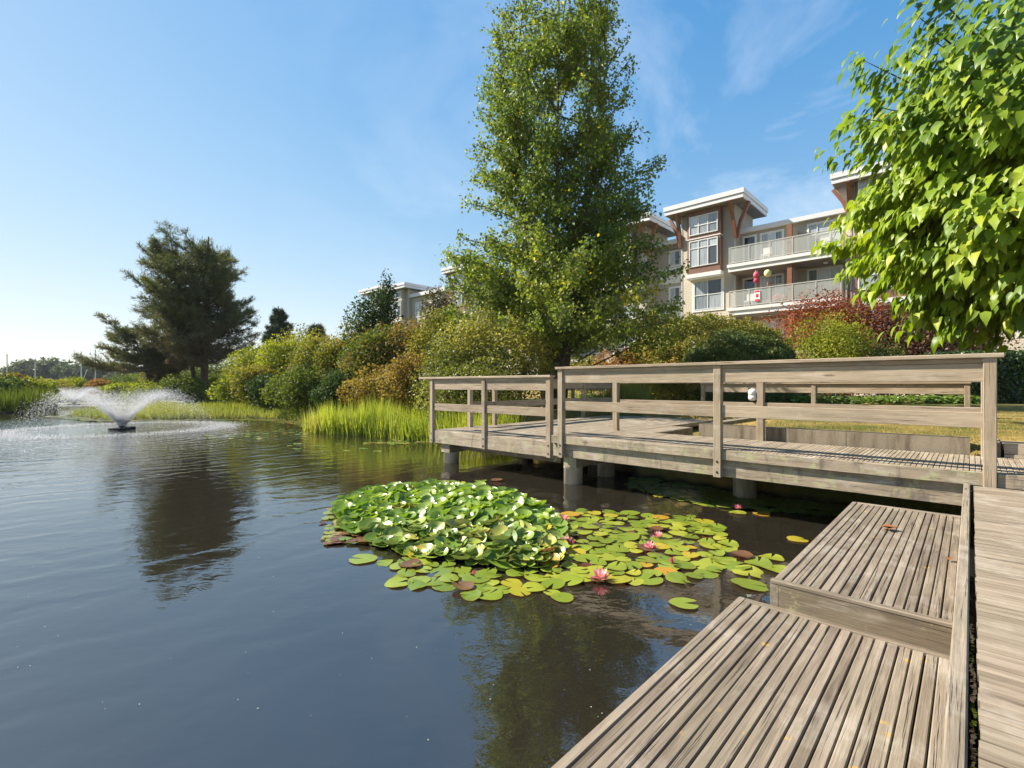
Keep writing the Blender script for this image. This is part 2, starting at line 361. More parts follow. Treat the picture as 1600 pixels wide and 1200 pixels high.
def bush(name, px, wpx, ytop, Y, label, cat, mat, n=5000, size=.09, depth=None, zbase=.5, group=None, lumps=26, tplr=LEAF4, seed=None, stems=6, flat=.55, droop=0.0, X=None, wid_m=None, ht=None, sd=1.3):
    X = D(px, Y) if X is None else X; w = wpx * Y / 770 if wid_m is None else wid_m; h = (ZH(ytop, Y) - zbase) if ht is None else ht; dp = depth or w * .8
    root = thing(name, (X, Y, zbase), label, cat, group)
    r = np.random.default_rng(seed if seed is not None else int(px * 7 + ytop))
    # lumps over a dome
    C = []; Rr = []
    for k in range(lumps):
        d = norm(r.normal(size=3)); d[2] = abs(d[2]) * 1.1 - .15; q = r.uniform(.35, .78)
        C.append((d[0] * w / 2 * q, d[1] * dp / 2 * q, h * (.45 + .42 * q * d[2] / 1.0))); Rr.append(r.uniform(.16, .30))
    C = np.array(C); Rr = np.array(Rr); sc = np.array([w, dp, h * 1.0])
    idx = r.integers(0, lumps, n); d = norm(r.normal(size=(n, 3)))
    rad = Rr[idx] * r.uniform(.72, 1.06, n)
    P = C[idx] + d * rad[:, None] * sc * np.array([.95, .95, .85])
    low = r.random(n) < .12
    P[low, 2] *= r.random(low.sum())
    lo_, hi_ = np.percentile(P[:, 0], (1.5, 98.5)); P[:, 0] = (P[:, 0] - (lo_ + hi_) / 2) * w / (hi_ - lo_); zt_ = np.percentile(P[:, 2], 98.8); P[:, 2] *= h / zt_; lo_, hi_ = np.percentile(P[:, 1], (1.5, 98.5)); P[:, 1] *= dp / (hi_ - lo_)
    P = P[(P[:, 2] > .03)]; d = norm(P - np.array([0, 0, h * .35])); P = P + np.array([X, Y, zbase])
    nn = len(P); T = norm(d * .6 + r.normal(size=(nn, 3)) * .7 + np.array([0, 0, -droop])); N = norm(d + r.normal(size=(nn, 3)) * flat)
    tint = np.clip(lownoise(P, sd, seed or 3) * .55 + r.random(nn) * .45, 0, 1)
    cloud('foliage', P, T, N, size * r.uniform(.7, 1.25, nn), tplr, mat, root, tint)
    b = MB()
    for k in range(stems):
        a = r.uniform(0, 6.28); e = Vector((X + math.cos(a) * w * .28, Y + math.sin(a) * dp * .28, zbase + h * .6)); s0 = Vector((X + math.cos(a) * .06, Y + math.sin(a) * .06, zbase - .15))
        b.tube([s0, s0.lerp(e, .5) + Vector((0, 0, h * .1)), e], [.035, .025, .01], 5)
    b.build('branch', M['bark'], root)['kind'] = 'stuff'
    return root

# ------------------------------------------------------------------ terrain and water
POND = np.array([(8.04, 2.76), (1.90, 8.49), (2.91, 9.87), (.63, 12.4), (-1.0, 14.2), (-2.5, 15.3), (-4.5, 16.6), (-6.3, 17.6), (-8, 20), (-9.9, 21.7), (-11.7, 22.5),
                 (-14.5, 22), (-17.5, 21.7), (-22.7, 24.9), (-20, 27), (-17, 31), (-20, 40), (-30, 48), (-43, 48), (-45, 44), (-36, 37), (-29, 31), (-28, 26.5), (-32, 23.5), (-40, 22), (-60, 18), (-60, -30), (-17.5, -24.7)])
def pond_sd(X, Y):
    P = np.stack([X, Y], -1); best = np.full(X.shape, 1e9); ins = np.zeros(X.shape, bool)
    for i in range(len(POND)):
        a = POND[i]; b = POND[(i + 1) % len(POND)]; ab = b - a
        t = np.clip(((P - a) @ ab) / (ab @ ab), 0, 1); d = np.linalg.norm(P - a - t[..., None] * ab, axis=-1); best = np.minimum(best, d)
        c = ((a[1] > Y) != (b[1] > Y)) & (X < (b[0] - a[0]) * (Y - a[1]) / (b[1] - a[1] + 1e-12) + a[0]); ins ^= c
    return np.where(ins, -best, best)
def ground_z(X, Y):
    X = np.asarray(X, float); Y = np.asarray(Y, float); s = pond_sd(X, Y)
    ux = X * US + Y * UC; vv = -X * UC + Y * US
    right = np.clip((X + 3) / 6, 0, 1)
    sm = lambda t: np.clip(t, 0, 1) ** 2 * (3 - 2 * np.clip(t, 0, 1))
    bank = .10 + .25 * sm(s / 2.5) + .40 * sm((s - 2) / 12)
    lawn = .90 * sm(s / .45)
    z = bank * (1 - right) + lawn * right
    z = np.where(s < 0, -.5 * sm(-s / .8), z * sm((s + .02) / .35))
    bed = (vv > 3.0) & (vv < 8.6) & (ux < 13) & (s > 0)
    z = np.where(bed, np.minimum(z, .45), z)
    br = (vv < .2) & (vv > -3.2) & (ux < 7.6) & (s > 0)
    z = np.where(br, -.3, z)
    z = z + .25 * sm((Y - 26) / 20) * right + np.where(s > 3, .03 * np.sin(X * .7) * np.cos(Y * .6), 0)
    return z
def axis(fine0, fine1, step, lo, hi, g=1.12):
    a = list(np.arange(fine0, fine1 + 1e-6, step)); d = step; x = fine1
    while x < hi: d *= g; x += d; a.append(x)
    d = step; x = fine0; pre = []
    while x > lo: d *= g; x -= d; pre.append(x)
    return np.array(pre[::-1] + a)
gx = axis(-30, 18, .3, -480, 420); gy = axis(0, 40, .3, -200, 560)
XX, YY = np.meshgrid(gx, gy); ZZ = ground_z(XX, YY)
nx, ny = len(gx), len(gy); ii = np.arange(nx * ny).reshape(ny, nx)
Fq = np.stack([ii[:-1, :-1], ii[:-1, 1:], ii[1:, 1:], ii[1:, :-1]], -1).reshape(-1, 4)
m = NT('grassy ground'); m.set(.95, .1)
n1 = m.noise(m.world(), .55, 5, .6); n2 = m.noise(m.world(), 9, 5, .7); n3 = m.noise(m.world((1, 1, 1)), 60, 3, .6)
sp = m.n('ShaderNodeSeparateXYZ'); m.l(m.world(), sp.inputs[0])
dry = m.math('ADD', m.math('MULTIPLY', m.math('SUBTRACT', n1, .40), 4.5, clamp=True), m.math('MULTIPLY', m.math('SUBTRACT', n2, .5), .8))
cg = m.mix(dry, (.085, .105, .022), (.36, .245, .085))
cg = m.mix(m.math('MULTIPLY', m.math('SUBTRACT', n3, .45), 2.5, clamp=True), cg, (.17, .12, .045))
lf = m.math('MULTIPLY', m.math('SUBTRACT', -1.0, sp.outputs[0]), .5, clamp=True)
cg = m.mix(lf, cg, m.mix(n2, (.07, .085, .025), (.16, .16, .05)))
mud = m.math('MULTIPLY', m.math('SUBTRACT', .10, sp.outputs[2]), 14, clamp=True)
m.base(m.mix(mud, cg, (.035, .028, .018))); m.bump(m.math('ADD', n2, n3), .8, .04)
gnd = link('ground', np_mesh('ground', np.stack([XX, YY, ZZ], -1), Fq, m.m, smooth=True)); gnd['kind'] = 'structure'

FOUNT = (-13.85, 17.5); FOUNT2 = (-35.4, 39.8)
m = NT('pond water'); m.set(.015, .5); m.b.inputs['IOR'].default_value = 2.3
wn = m.noise(m.world(), .35, 3, .5)
m.base(m.mix(wn, (.012, .010, .007), (.020, .017, .012)))
g = m.n('ShaderNodeNewGeometry')
def ringwave(c, k, dist):
    vs = m.n('ShaderNodeVectorMath', operation='SUBTRACT'); m.l(g.outputs['Position'], vs.inputs[0]); vs.inputs[1].default_value = (c[0], c[1], 0)
    ln = m.n('ShaderNodeVectorMath', operation='LENGTH'); m.l(vs.outputs[0], ln.inputs[0]); r_ = ln.outputs['Value']
    wob = m.noise(m.world((1, 1, 1)), .45, 3, .5); wob2 = m.noise(m.world(), 2.2, 2, .5)
    ph = m.math('ADD', m.math('MULTIPLY', r_, k), m.math('ADD', m.math('MULTIPLY', wob, dist), m.math('MULTIPLY', wob2, dist * .35)))
    return m.math('SINE', ph), r_
w1, r1 = ringwave(FOUNT, 13.0, 22.0); w2, _ = ringwave(FOUNT, 22.0, 30.0)
att = m.math('DIVIDE', 9.0, m.math('ADD', 6.0, m.math('MULTIPLY', r1, r1)), clamp=False); att = m.math('MINIMUM', m.math('MULTIPLY', att, 6), 1.0)
patch = m.noise(m.world((1, 1, 1)), .22, 3, .55)
patch = m.math('MULTIPLY', m.math('SUBTRACT', patch, .36), 3.2, clamp=True)
hh = m.math('ADD', m.math('MULTIPLY', w1, .0075), m.math('MULTIPLY', w2, .0024))
hh = m.math('MULTIPLY', m.math('MULTIPLY', hh, att), m.math('MULTIPLY_ADD', patch, .8, .2))
ch = m.noise(m.world((1, 1.6, 1)), 5.5, 3, .55, .3); near = m.math('DIVIDE', 5.0, m.math('ADD', 3.0, m.math('MULTIPLY', r1, m.math('MULTIPLY', r1, .09))))
hh = m.math('ADD', hh, m.math('MULTIPLY', m.math('MULTIPLY', ch, .014), m.math('MINIMUM', near, 1.4)))
sw = m.noise(m.world((1, 1, 1)), 1.1, 2, .5); hh = m.math('ADD', hh, m.math('MULTIPLY', sw, .006))
b = m.n('ShaderNodeBump'); b.inputs['Strength'].default_value = 1.0; b.inputs['Distance'].default_value = 1.0
m.l(hh, b.inputs['Height']); m.l(b.outputs[0], m.b.inputs['Normal'])
wm_ = MB(); wm_.poly([(-130, -90, 0), (60, -90, 0), (60, 60, 0), (-130, 60, 0)], [(0, 1, 2, 3)])
wat = wm_.build('water', m.m); wat['kind'] = 'structure'

# ------------------------------------------------------------------ timber boards
_bm = {}
def board_mesh(l, w, h, mat, c=.004):
    key = (round(l, 3), round(w, 3), round(h, 3), mat.name)
    if key in _bm: return _bm[key]
    a, b = w / 2, h / 2
    pr = [(-a + c, -b), (a - c, -b), (a, -b + c), (a, b - c), (a - c, b), (-a + c, b), (-a, b - c), (-a, -b + c)]
    V = [(s * l / 2, y, z) for s in (-1, 1) for y, z in pr]
    F = [(i, (i + 1) % 8, 8 + (i + 1) % 8, 8 + i) for i in range(8)] + [tuple(range(8))[::-1], tuple(range(8, 16))]
    me = bpy.data.meshes.new('board'); me.from_pydata(V, [], F); me.materials.append(mat); me.update(); _bm[key] = me; return me
def board(name, parent, p0, p1, w, h, mat, c=.004, side=None, jit=0.0):
    """a board from p0 to p1 (centre line), w across, h tall; points as (u, v, z)"""
    a = W(*p0); b = W(*p1); x = (b - a); l = x.length; x.normalize()
    up = ZD if abs(x.z) < .9 else (side or UD)
    y = up.cross(x).normalized(); z = x.cross(y).normalized()
    o = link(name, board_mesh(l, w, h, mat, c), parent)
    mt = Matrix((x, y, z)).transposed().to_4x4()
    if jit: mt = mt @ Matrix.Rotation(random.gauss(0, jit), 4, 'Z') @ Matrix.Rotation(random.gauss(0, jit * 3), 4, 'X')
    mt.translation = (a + b) / 2 - (rootloc(parent) if parent else Vector((0, 0, 0)))
    o.matrix_basis = mt; return o
def bolts(post, u, v, z0, z1, off=0.0):
    for z in (z0, z1):
        b = MB(); c = W(u, v + off, z); b.tube([c - UD * .050, c - UD * .043], [.014, .014], 8); b.build('bolt', M['steel'], post_root(post)).parent = post
def post_root(p): return p.parent
def railing(root, pts, zd, top=1.07, cap_over=(0, 0), mat=None, upper=True, zbase=None, capn='cap_rail', bolt=False):
    """posts at pts (u, v) in a straight line, boards between them; zd deck level"""
    mat = mat or M['rail']; zb = zd - .33 if zbase is None else zbase; zc = zd + top
    p = [Vector((a, b, 0)) for a, b in pts]; d = (p[-1] - p[0]).normalized()
    for q in p:
        po = board('railing_post', root, (q.x, q.y, zb), (q.x, q.y, zc - .042), .09, .09, mat, .005, side=UD)
        if bolt:
            for z in (zb + .06, zb + .19):
                c = W(q.x, q.y, z); o = link('bolt', bolt_mesh(), po); m4 = Matrix((-UD, VD, ZD)).transposed().to_4x4()
                m4.translation = c - UD * .045 - rootloc(root); o.matrix_basis = po.matrix_basis.inverted() @ m4
    for i in range(len(p) - 1):
        a = p[i] + d * .047; b = p[i + 1] - d * .047
        for (z0, z1, th, nm) in ((top - .085, top - .042, .06, 'upper_rail'), (top - .25, top - .087, .04, 'upper_rail'), (.40, .54, .04, 'middle_rail')):
            if not upper and nm == 'upper_rail' and th == .06: continue
            board(nm, root, (a.x, a.y, zd + (z0 + z1) / 2), (b.x, b.y, zd + (z0 + z1) / 2), th, z1 - z0, mat, .003)
    a = p[0] - d * (.06 + cap_over[0]); b = p[-1] + d * (.06 + cap_over[1])
    L_ = (b - a).length; k = max(1, round(L_ / 2.6))
    for i in range(k):
        s = a.lerp(b, i / k) + d * .002; e = a.lerp(b, (i + 1) / k) - d * .002
        board(capn, root, (s.x, s.y, zc - .02), (e.x, e.y, zc - .02), .14, .04, mat, .006)
_bolt = []
def bolt_mesh():
    if not _bolt:
        b = MB(); b.tube([(0, 0, 0), (.006, 0, 0)], [.016, .014], 8); me = bpy.data.meshes.new('bolt'); me.from_pydata(b.v, [], b.f); me.materials.append(M['steel']); _bolt.append(me)
    return _bolt[0]

# boardwalk the camera stands on
bw = thing('boardwalk', W(3, -1.2, 0), 'grey weathered boardwalk of narrow cross planks along the right edge', 'boardwalk')
board('edge_board', bw, (-.6, .030, .56), (6.115, .030, .56), .045, .19, M['deck'], .005)
u = .35; k = 0
while u < 6.08:
    board('plank', bw, (u, -2.45, .604 + random.gauss(0, .0012)), (u, -.012 - random.random() * .006, .604 + random.gauss(0, .0012)), .0392, .09, M['board'], .003, jit=.0010); u += .0425; k += 1
for vv in (-.25, -1.2, -2.2): board('joist', bw, (-.5, vv, .50), (6.05, vv, .50), .05, .115, M['deck'])
for uu in (1.0, 3.4, 5.8):
    for vv in (-.3, -2.1): board('support_post', bw, (uu, vv, -.4), (uu, vv, .44), .14, .14, M['riser'])

def timber_step(name, label, u0, u1, v1, zt, gap=.0425):
    r = thing(name, W((u0 + u1) / 2, v1 / 2, 0), label, 'step', 'timber steps down to the pond')
    board('side_board', r, (u0, v1 - .019, zt - .09), (u1, v1 - .019, zt - .09), .038, .18, M['step'], .004)
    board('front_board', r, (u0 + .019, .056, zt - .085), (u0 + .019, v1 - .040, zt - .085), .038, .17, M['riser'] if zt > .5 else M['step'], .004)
    board('front_trim', r, (u0 + .017, .056, zt + .004), (u0 + .017, v1 - .002, zt + .004), .040, .018, M['step'], .003)
    board('back_board', r, (u1 - .019, .056, zt - .05), (u1 - .019, v1 - .040, zt - .05), .040, .104, M['step'], .004)
    nk = round((v1 - .040 - .058) / gap); gap = (v1 - .040 - .058) / nk
    for kk in range(nk):
        v = .057 + gap * (kk + .5)
        e = random.random() * .004
        board('plank', r, (u0 + .042, v, zt - .046 + random.gauss(0, .0012)), (u1 - .043 - e, v, zt - .046 + random.gauss(0, .0012)), gap - random.choice((.0035, .004, .005, .0065)), .09, M['step'], .0035, jit=.0010)
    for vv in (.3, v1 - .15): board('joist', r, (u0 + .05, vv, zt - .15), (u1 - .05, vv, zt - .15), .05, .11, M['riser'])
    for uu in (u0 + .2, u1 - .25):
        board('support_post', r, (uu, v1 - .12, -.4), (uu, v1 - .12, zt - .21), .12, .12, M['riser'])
    return r
timber_step('timber_step', 'higher timber step with plank top, brown riser and two dry leaves on it', 2.785, 5.20, .765, .530)
timber_step('timber_step', 'lower timber step spotted with yellow lichen, nearest the water in front', .30, 2.783, .92, .410, .0430)

# main walkway
ww = thing('wooden_walkway', W(6.8, 2.3, 0), 'long railed wooden walkway crossing the pond edge, higher deck on the right', 'walkway')
v = -2.6; k = 0
while v < 4.84:
    board('plank', ww, (6.168, v, .721 + random.gauss(0, .001)), (7.535, v, .721 + random.gauss(0, .001)), .0385, .09, M['walk'], .003, jit=.001); v += .0425; k += 1
segs = [(-2.6, -.17), (-.075, 2.225), (2.315, 4.62), (4.715, 4.86)]
for a, b in segs:
    board('fascia_board', ww, (6.145, a, .703), (6.145, b, .703), .042, .122, M['beam'], .004)
    if a > -1: board('lower_beam', ww, (6.195, a if a > 0 else .056, .535), (6.195, b, .535), .045, .205, M['beam'], .004)
board('end_board', ww, (6.2, 4.866, .70), (7.5, 4.866, .70), .038, .125, M['beam'])
railing(ww, [(6.14, -.12), (6.14, 2.27), (6.14, 4.67)], .765, bolt=True, zbase=.43, cap_over=(.03, .02))
railing(ww, [(7.50, -.12), (7.50, 2.18), (7.50, 4.52)], .765, zbase=.60)
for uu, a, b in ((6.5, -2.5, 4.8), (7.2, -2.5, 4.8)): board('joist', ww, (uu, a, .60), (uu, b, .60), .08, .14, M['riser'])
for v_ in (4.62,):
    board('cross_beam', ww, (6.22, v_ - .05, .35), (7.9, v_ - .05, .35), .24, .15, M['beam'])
def pier(root, u, v, r, zt):
    b = MB(); b.lathe(W(u, v, 0), [(-.5, r), (zt - .03, r), (zt - .028, r * 1.03), (zt, r * 1.03)], 20); o = b.build('pier', M['pier'], root, True); return o
pier(ww, 6.38, 4.62, .15, .275)
for uu, vv in ((7.3, 4.6), (7.2, 2.3)): pier(ww, uu, vv, .15, .35)
# white fitting on a back post
b = MB(); c = W(7.485, 2.285, 0)
b.lathe(c, [(1.33, .03), (1.35, .052), (1.37, .058), (1.40, .058), (1.403, .053), (1.41, .053), (1.413, .058), (1.46, .058), (1.48, .05), (1.50, .026)], 14)
tag(b.build('fixture_box', M['white'], None, True), 'rounded white fitting fixed beside the middle post of the back railing', 'fitting')

# low platform on the left
pf = thing('viewing_platform', W(8.5, 6.4, 0), 'square wooden viewing platform over the reeds, one step lower than the walkway', 'platform')
v = 4.93
while v < 7.98:
    board('plank', pf, (6.245, v, .601), (9.6, v, .601 + random.gauss(0, .001)), .0385, .09, M['walk'], .003, jit=.0005)
    board('plank', pf, (9.604, v, .601), (13.2, v, .601 + random.gauss(0, .001)), .0385, .09, M['walk'], .003, jit=.0004); v += .0425
v = 4.44
while v < 4.90:
    board('plank', pf, (7.60, v, .601), (10.4, v, .601), .0385, .09, M['walk'], .003); v += .0425
for a, b in ((4.885, 4.925), (5.015, 6.435), (6.525, 7.955)): board('fascia_board', pf, (6.225, a, .518), (6.225, b, .518), .04, .25, M['beam'], .004)
board('fascia_board', pf, (6.26, 8.02, .518), (13.2, 8.02, .518), .04, .25, M['beam'], .004)
board('fascia_board', pf, (7.6, 4.40, .50), (10.4, 4.40, .50), .04, .28, M['riser'], .004)
railing(pf, [(6.22, 4.97), (6.22, 6.48), (6.22, 8.0)], .645, zbase=.39, bolt=True, cap_over=(0, .32))
railing(pf, [(7.2, 7.95), (7.95, 7.95), (9.9, 7.97), (11.5, 7.98), (13.1, 8.0)], .645, zbase=.4, cap_over=(.9, 0))
for uu in (6.55, 8.4): board('joist', pf, (uu, 4.5 if uu > 7 else 4.95, .33), (uu, 7.95, .33), .12, .12, M['riser'])
def square_top(u, v):
    board('pile_cap', pf, (u, v, .28), (u, v, .392), .26, .26, M['beam'], .006)
pier(pf, 6.42, 7.65, .15, .22); board('cross_beam', pf, (6.26, 7.65, .305), (8.5, 7.65, .305), .26, .17, M['beam'])
pier(pf, 8.3, 7.3, .15, .22); pier(pf, 8.2, 5.4, .15, .22)
ab = MB(); ab.uvbox(9.1, 9.35, 4.9, 7.4, -.3, .26)
tag(ab.build('abutment', M['pier']), 'pale concrete footing in the dark water under the low platform', 'footing')
# concrete kerb wall behind the walkway
cw = thing('concrete_wall', W(7.7, 1.5, 0), 'low stained concrete kerb wall between the walkway and the lawn', 'wall')
for i, (a, b) in enumerate(((.012, 1.18), (1.186, 2.24), (2.246, 3.10))):
    q = MB(); q.uvbox(7.585, 7.74, a, b, .40, .955 - i * .0006); q.build('wall_segment', M['concrete'], cw)
q = MB(); q.uvbox(7.742, 10.2, 2.95, 3.098, .30, .951); q.build('wall_return', M['concrete'], cw)
lw = thing('lawn_step', W(7.6, -1.2, .7), 'low timber edging step between the walkway and the dry lawn on the right', 'edging')
board('edge_board', lw, (7.575, -2.6, .862), (7.575, -.26, .862), .04, .115, M['walk'])
board('edge_board', lw, (7.565, -2.6, .783), (7.565, -.26, .783), .05, .04, M['walk'])
board('edge_board', lw, (7.60, -.215, .83), (8.3, -.215, .83), .04, .17, M['rail'])
board('edge_board', lw, (7.60, -.15, .80), (7.75, -.15, .80), .04, .16, M['riser'])
for k in range(10): board('plank', lw, (7.62 + k * .05, -2.6, .875), (7.62 + k * .05, -.25, .875), .045, .06, M['walk'])
# far path railings
fr = thing('path_railing', W(13.2, 2.7, .6), 'plain timber railing standing on the lawn behind the walkway', 'railing')
railing(fr, [(13.1, .06), (13.25, 2.7), (13.4, 5.36)], .55, zbase=.3)
fr = thing('path_railing', W(13.6, 9, .6), 'short shaded timber railing under the tall broadleaf tree', 'railing')
railing(fr, [(13.9, 8.5), (13.1, 9.5), (12.5, 10.3)], .60, zbase=.3)

# dry leaves on the step
def dry_leaf(u, v, z, label, s=.09, a=0.0):
    V, F = big_leaf(-.12, .22); R2 = Matrix.Rotation(a, 3, 'Z'); o0 = W(u, v, z)
    me = np_mesh('dry_leaf', np.array([tuple(R2 @ Vector(p) * s) for p in V]), F, plain('dry leaf brown', (.20, .085, .03), .7, .2, .2, nscale=30))
    o = link('dry_leaf', me, None, o0); tag(o, label, 'leaf'); return o
dry_leaf(4.35, .47, .545, 'curled brown dry leaf lying mid way on the higher step', .11, -.6)
dry_leaf(4.30, .42, .545, 'thin brown dry leaf touching the curled leaf on the higher step', .07, .9)
dry_leaf(3.80, .10, .543, 'small orange dry leaf beside the boardwalk edge on the higher step', .05, .4)

# ------------------------------------------------------------------ buildings
def bb(mb, a0, a1, d0, d1, z0, z1): return mb.uvbox(35 - d1, 35 - d0, a0, a1, z0, z1)
def part(parent, name, mat, *boxes):
    q = MB()
    for b_ in boxes: bb(q, *b_)
    return q.build(name, mat, parent)
def parts(parent, name, mat, *boxes):
    for b_ in boxes: part(parent, name, mat, b_)
def window(parent, a0, a1, d, z0, z1, cols, rows, trim=.10, dark=()):
    """cols / rows: fractions of the splits; panes are sub-parts of the frame"""
    t = .045; q = MB()
    if trim:
        for bx in ((a0 - trim, a1 + trim, d, d + .05, z0 - trim, z0), (a0 - trim, a1 + trim, d, d + .05, z1, z1 + trim), (a0 - trim, a0, d, d + .05, z0, z1), (a1, a1 + trim, d, d + .05, z0, z1)): bb(q, *bx)
    cs = [a0] + [a0 + (a1 - a0) * c for c in cols] + [a1]; rs = [z0] + [z0 + (z1 - z0) * r_ for r_ in rows] + [z1]
    for c in cs: bb(q, max(a0, c - t / 2) if c > a0 else a0, min(a1, c + t / 2) if c < a1 else a1, d + .002, d + .065, z0, z1)
    for z in rs: bb(q, a0 + .001, a1 - .001, d + .003, d + .060, max(z0, z - t / 2), min(z1, z + t / 2))
    bb(q, a0, a0 + t, d + .0, d + .068, z0, z1); bb(q, a1 - t, a1, d, d + .068, z0, z1); bb(q, a0 + t, a1 - t, d, d + .067, z1 - t, z1); bb(q, a0 + t, a1 - t, d, d + .067, z0, z0 + t)
    f = q.build('window', M['white'], parent); n = 0
    for i in range(len(cs) - 1):
        for j in range(len(rs) - 1):
            g_ = part(f, 'pane', M['pane_dark'] if n in dark else M['pane'], (cs[i] + t / 2, cs[i + 1] - t / 2, d + .008, d + .02, rs[j] + t / 2, rs[j + 1] - t / 2)); n += 1
    return f
def brace(parent, a, d, z0, da, dd, z1):
    q = MB(); p0 = W(35 - d, a, z0); p2 = W(35 - d - dd, a + da, z1); p1 = p0.lerp(p2, .5) + Vector((0, 0, .0)) - (W(0, 0, 0) + VD * da * .14 - UD * dd * .14)
    side = UD if abs(da) > abs(dd) else VD
    q.beam(p0, p1 + (p1 - p0) * .02, .2, .2, side); q.beam(p1, p2, .2, .2, side); return q.build('brace', M['cedar'], parent)
def tower(B, a0, a1, b0, b1, bayz=9.32, wall=None, zr=13.68, lowwin=True, braces=True, over=.85, cream=False):
    wall = wall or M['siding']; df = .6
    part(B, 'tower_wall', wall, (a0, a1, -3, df, .6, zr))
    part(B, 'corner_board', M['alu'], (a0 - .02, a0 + .08, df - .06, df + .025, .6, zr)); part(B, 'corner_board', M['alu'], (a1 - .08, a1 + .02, df - .06, df + .025, .6, zr))
    part(B, 'bay', M['siding'] if cream else M['brown'], (b0, b1, df, df + .5, bayz, zr))
    part(B, 'bay_sill', M['white'], (b0 - .06, b1 + .06, df + .001, df + .6, bayz - .27, bayz), (b0 - .01, b1 + .01, df + .002, df + .56, bayz - .36, bayz - .27))
    part(B, 'trim_band', M['white'], (b0 - .03, b1 + .03, df + .003, df + .54, 11.74, 11.80))
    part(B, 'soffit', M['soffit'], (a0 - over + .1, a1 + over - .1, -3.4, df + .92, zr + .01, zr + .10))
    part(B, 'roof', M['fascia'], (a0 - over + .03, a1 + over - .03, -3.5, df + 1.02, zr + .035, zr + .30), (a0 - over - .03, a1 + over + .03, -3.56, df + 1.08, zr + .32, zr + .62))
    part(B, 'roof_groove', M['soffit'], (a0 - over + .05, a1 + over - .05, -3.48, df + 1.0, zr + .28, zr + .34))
    e = b1 - b0
    window(B, b0 + .16, b1 - .16, df + .5, 12.02, 13.32, (.333, .667), (.48,), .02)
    if bayz > 8: window(B, b0 + .16, b1 - .16, df + .5, bayz + .5, 11.62, (.333, .667), (.70,), .02, dark=(0,))
    else:
        window(B, b0 + .16, b1 - .16, df + .5, 9.87, 11.62, (.5,), (.70,), .02); window(B, b0 + .16, b1 - .16, df + .5, 6.93, 8.55, (.5,), (.5,), .02)
    if lowwin:
        c = (b0 + b1) / 2 - .12
        if bayz > 8: window(B, c - .96, c + .96, df, 6.85, 8.88, (.5,), (.5,), .14, dark=(1,))
        window(B, c - .96, c + .96, df, 3.95, 5.9, (.5,), (.5,), .14)
    if braces:
        brace(B, a0 - .03, df + .04, 11.45, .08, .95, zr + .02); brace(B, a0 - .06, df - .02, 11.45, -.8, 0, zr + .02)
        brace(B, a1 + .03, df + .04, 11.45, -.08, .95, zr + .02); brace(B, a1 + .06, df - .02, 11.45, .8, 0, zr + .02)
def balcony(B, a0, a1, post_a, wins, zf=(9.45, 6.60, 3.68)):
    db = -.35
    part(B, 'back_wall', M['siding'], (a0 - .5, a1 + .5, -3, db, .6, 11.9))
    part(B, 'parapet', M['fascia'], (a0 - .5, a1 - .1, -3, db + .32, 11.88, 12.16))
    for k, zt in enumerate(zf):
        zb = zt - .48
        s = part(B, 'balcony', M['white'], (a0, a1, db + .002, 1.70, zt - .20, zt), (a0 + .05, a1 - .05, db + .004, 1.62, zb, zt - .198))
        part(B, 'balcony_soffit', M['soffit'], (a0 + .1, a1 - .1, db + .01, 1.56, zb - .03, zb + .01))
        n = 5; r0, r1 = a0 + .05, a1 - .12
        if k < 2:
            for i in range(n + 1):
                x = r0 + (r1 - r0) * i / n; part(s, 'rail_post', M['alu'], (x - .025, x + .025, 1.60, 1.65, zt, zt + 1.06))
            part(s, 'top_rail', M['alu'], (r0 - .03, r1 + .03, 1.595, 1.655, zt + 1.06, zt + 1.11)); part(s, 'bottom_rail', M['alu'], (r0, r1, 1.605, 1.645, zt + .07, zt + .11))
            part(s, 'side_rail', M['alu'], (r0 - .025, r0 + .025, db, 1.59, zt + 1.06, zt + 1.10), (r1 - .025, r1 + .025, db, 1.59, zt + 1.06, zt + 1.10))
            for i in range(n):
                x = r0 + (r1 - r0) * i / n; y = r0 + (r1 - r0) * (i + 1) / n; part(s, 'glass_panel', M['balglass'], (x + .035, y - .035, 1.618, 1.630, zt + .11, zt + 1.05))
            for x in (r0, r1): part(s, 'glass_panel', M['balglass'], (x - .006, x + .006, db + .05, 1.58, zt + .11, zt + 1.05))
        top = 11.36 if k == 0 else (zf[k - 1] - .5)
        part(B, 'balcony_post', M['cedar'], (post_a - .13, post_a + .13, 1.25, 1.50, zt if k == 0 else zt + .001, top))
        part(B, 'balcony_post', M['cedar'], (post_a - .13, post_a + .13, 1.25, 1.50, .7, 3.2)) if k == 2 else None
        part(B, 'divider', M['siding'], (post_a - .05, post_a + .05, db + .01, 1.24, zt + .002, min(top - .02, zt + 2.2)))
        for (x0, x1, z0_, z1_, cols, dark) in wins: window(B, x0, x1, db, zt + z0_, zt + z1_, cols, (.62,) if z0_ > .3 else (), .08, dark)
A = thing('apartment_building', W(33, 14, .9), 'long beige four storey apartment block with glass balconies and brown bays', 'building')
parts(A, 'wall', M['siding'], (-9, 1.6, -4, -.6, .5, 11.9), (15.3, 18.2, -4, -.8, .5, 12.3), (21.6, 38.2, -4, -.8, .5, 11.9))
part(A, 'roof_slab', M['roofing'], (-9, 38, -8, -.62, 11.89, 11.95))
parts(A, 'parapet', M['fascia'], (15.2, 18.2, -4, -.45, 12.22, 12.56), (21.6, 38.2, -4, -.5, 11.86, 12.16), (-9, 1.2, -4, -.4, 11.86, 12.16))
tower(A, 11.59, 15.32, 12.40, 14.68)
tower(A, 18.12, 21.75, 18.95, 21.1)
tower(A, 1.75, 5.15, 2.6, 4.86, bayz=6.35, zr=12.82 + .3, over=.8)
tower(A, 37.2, 40.6, 38.0, 39.9, zr=13.4)
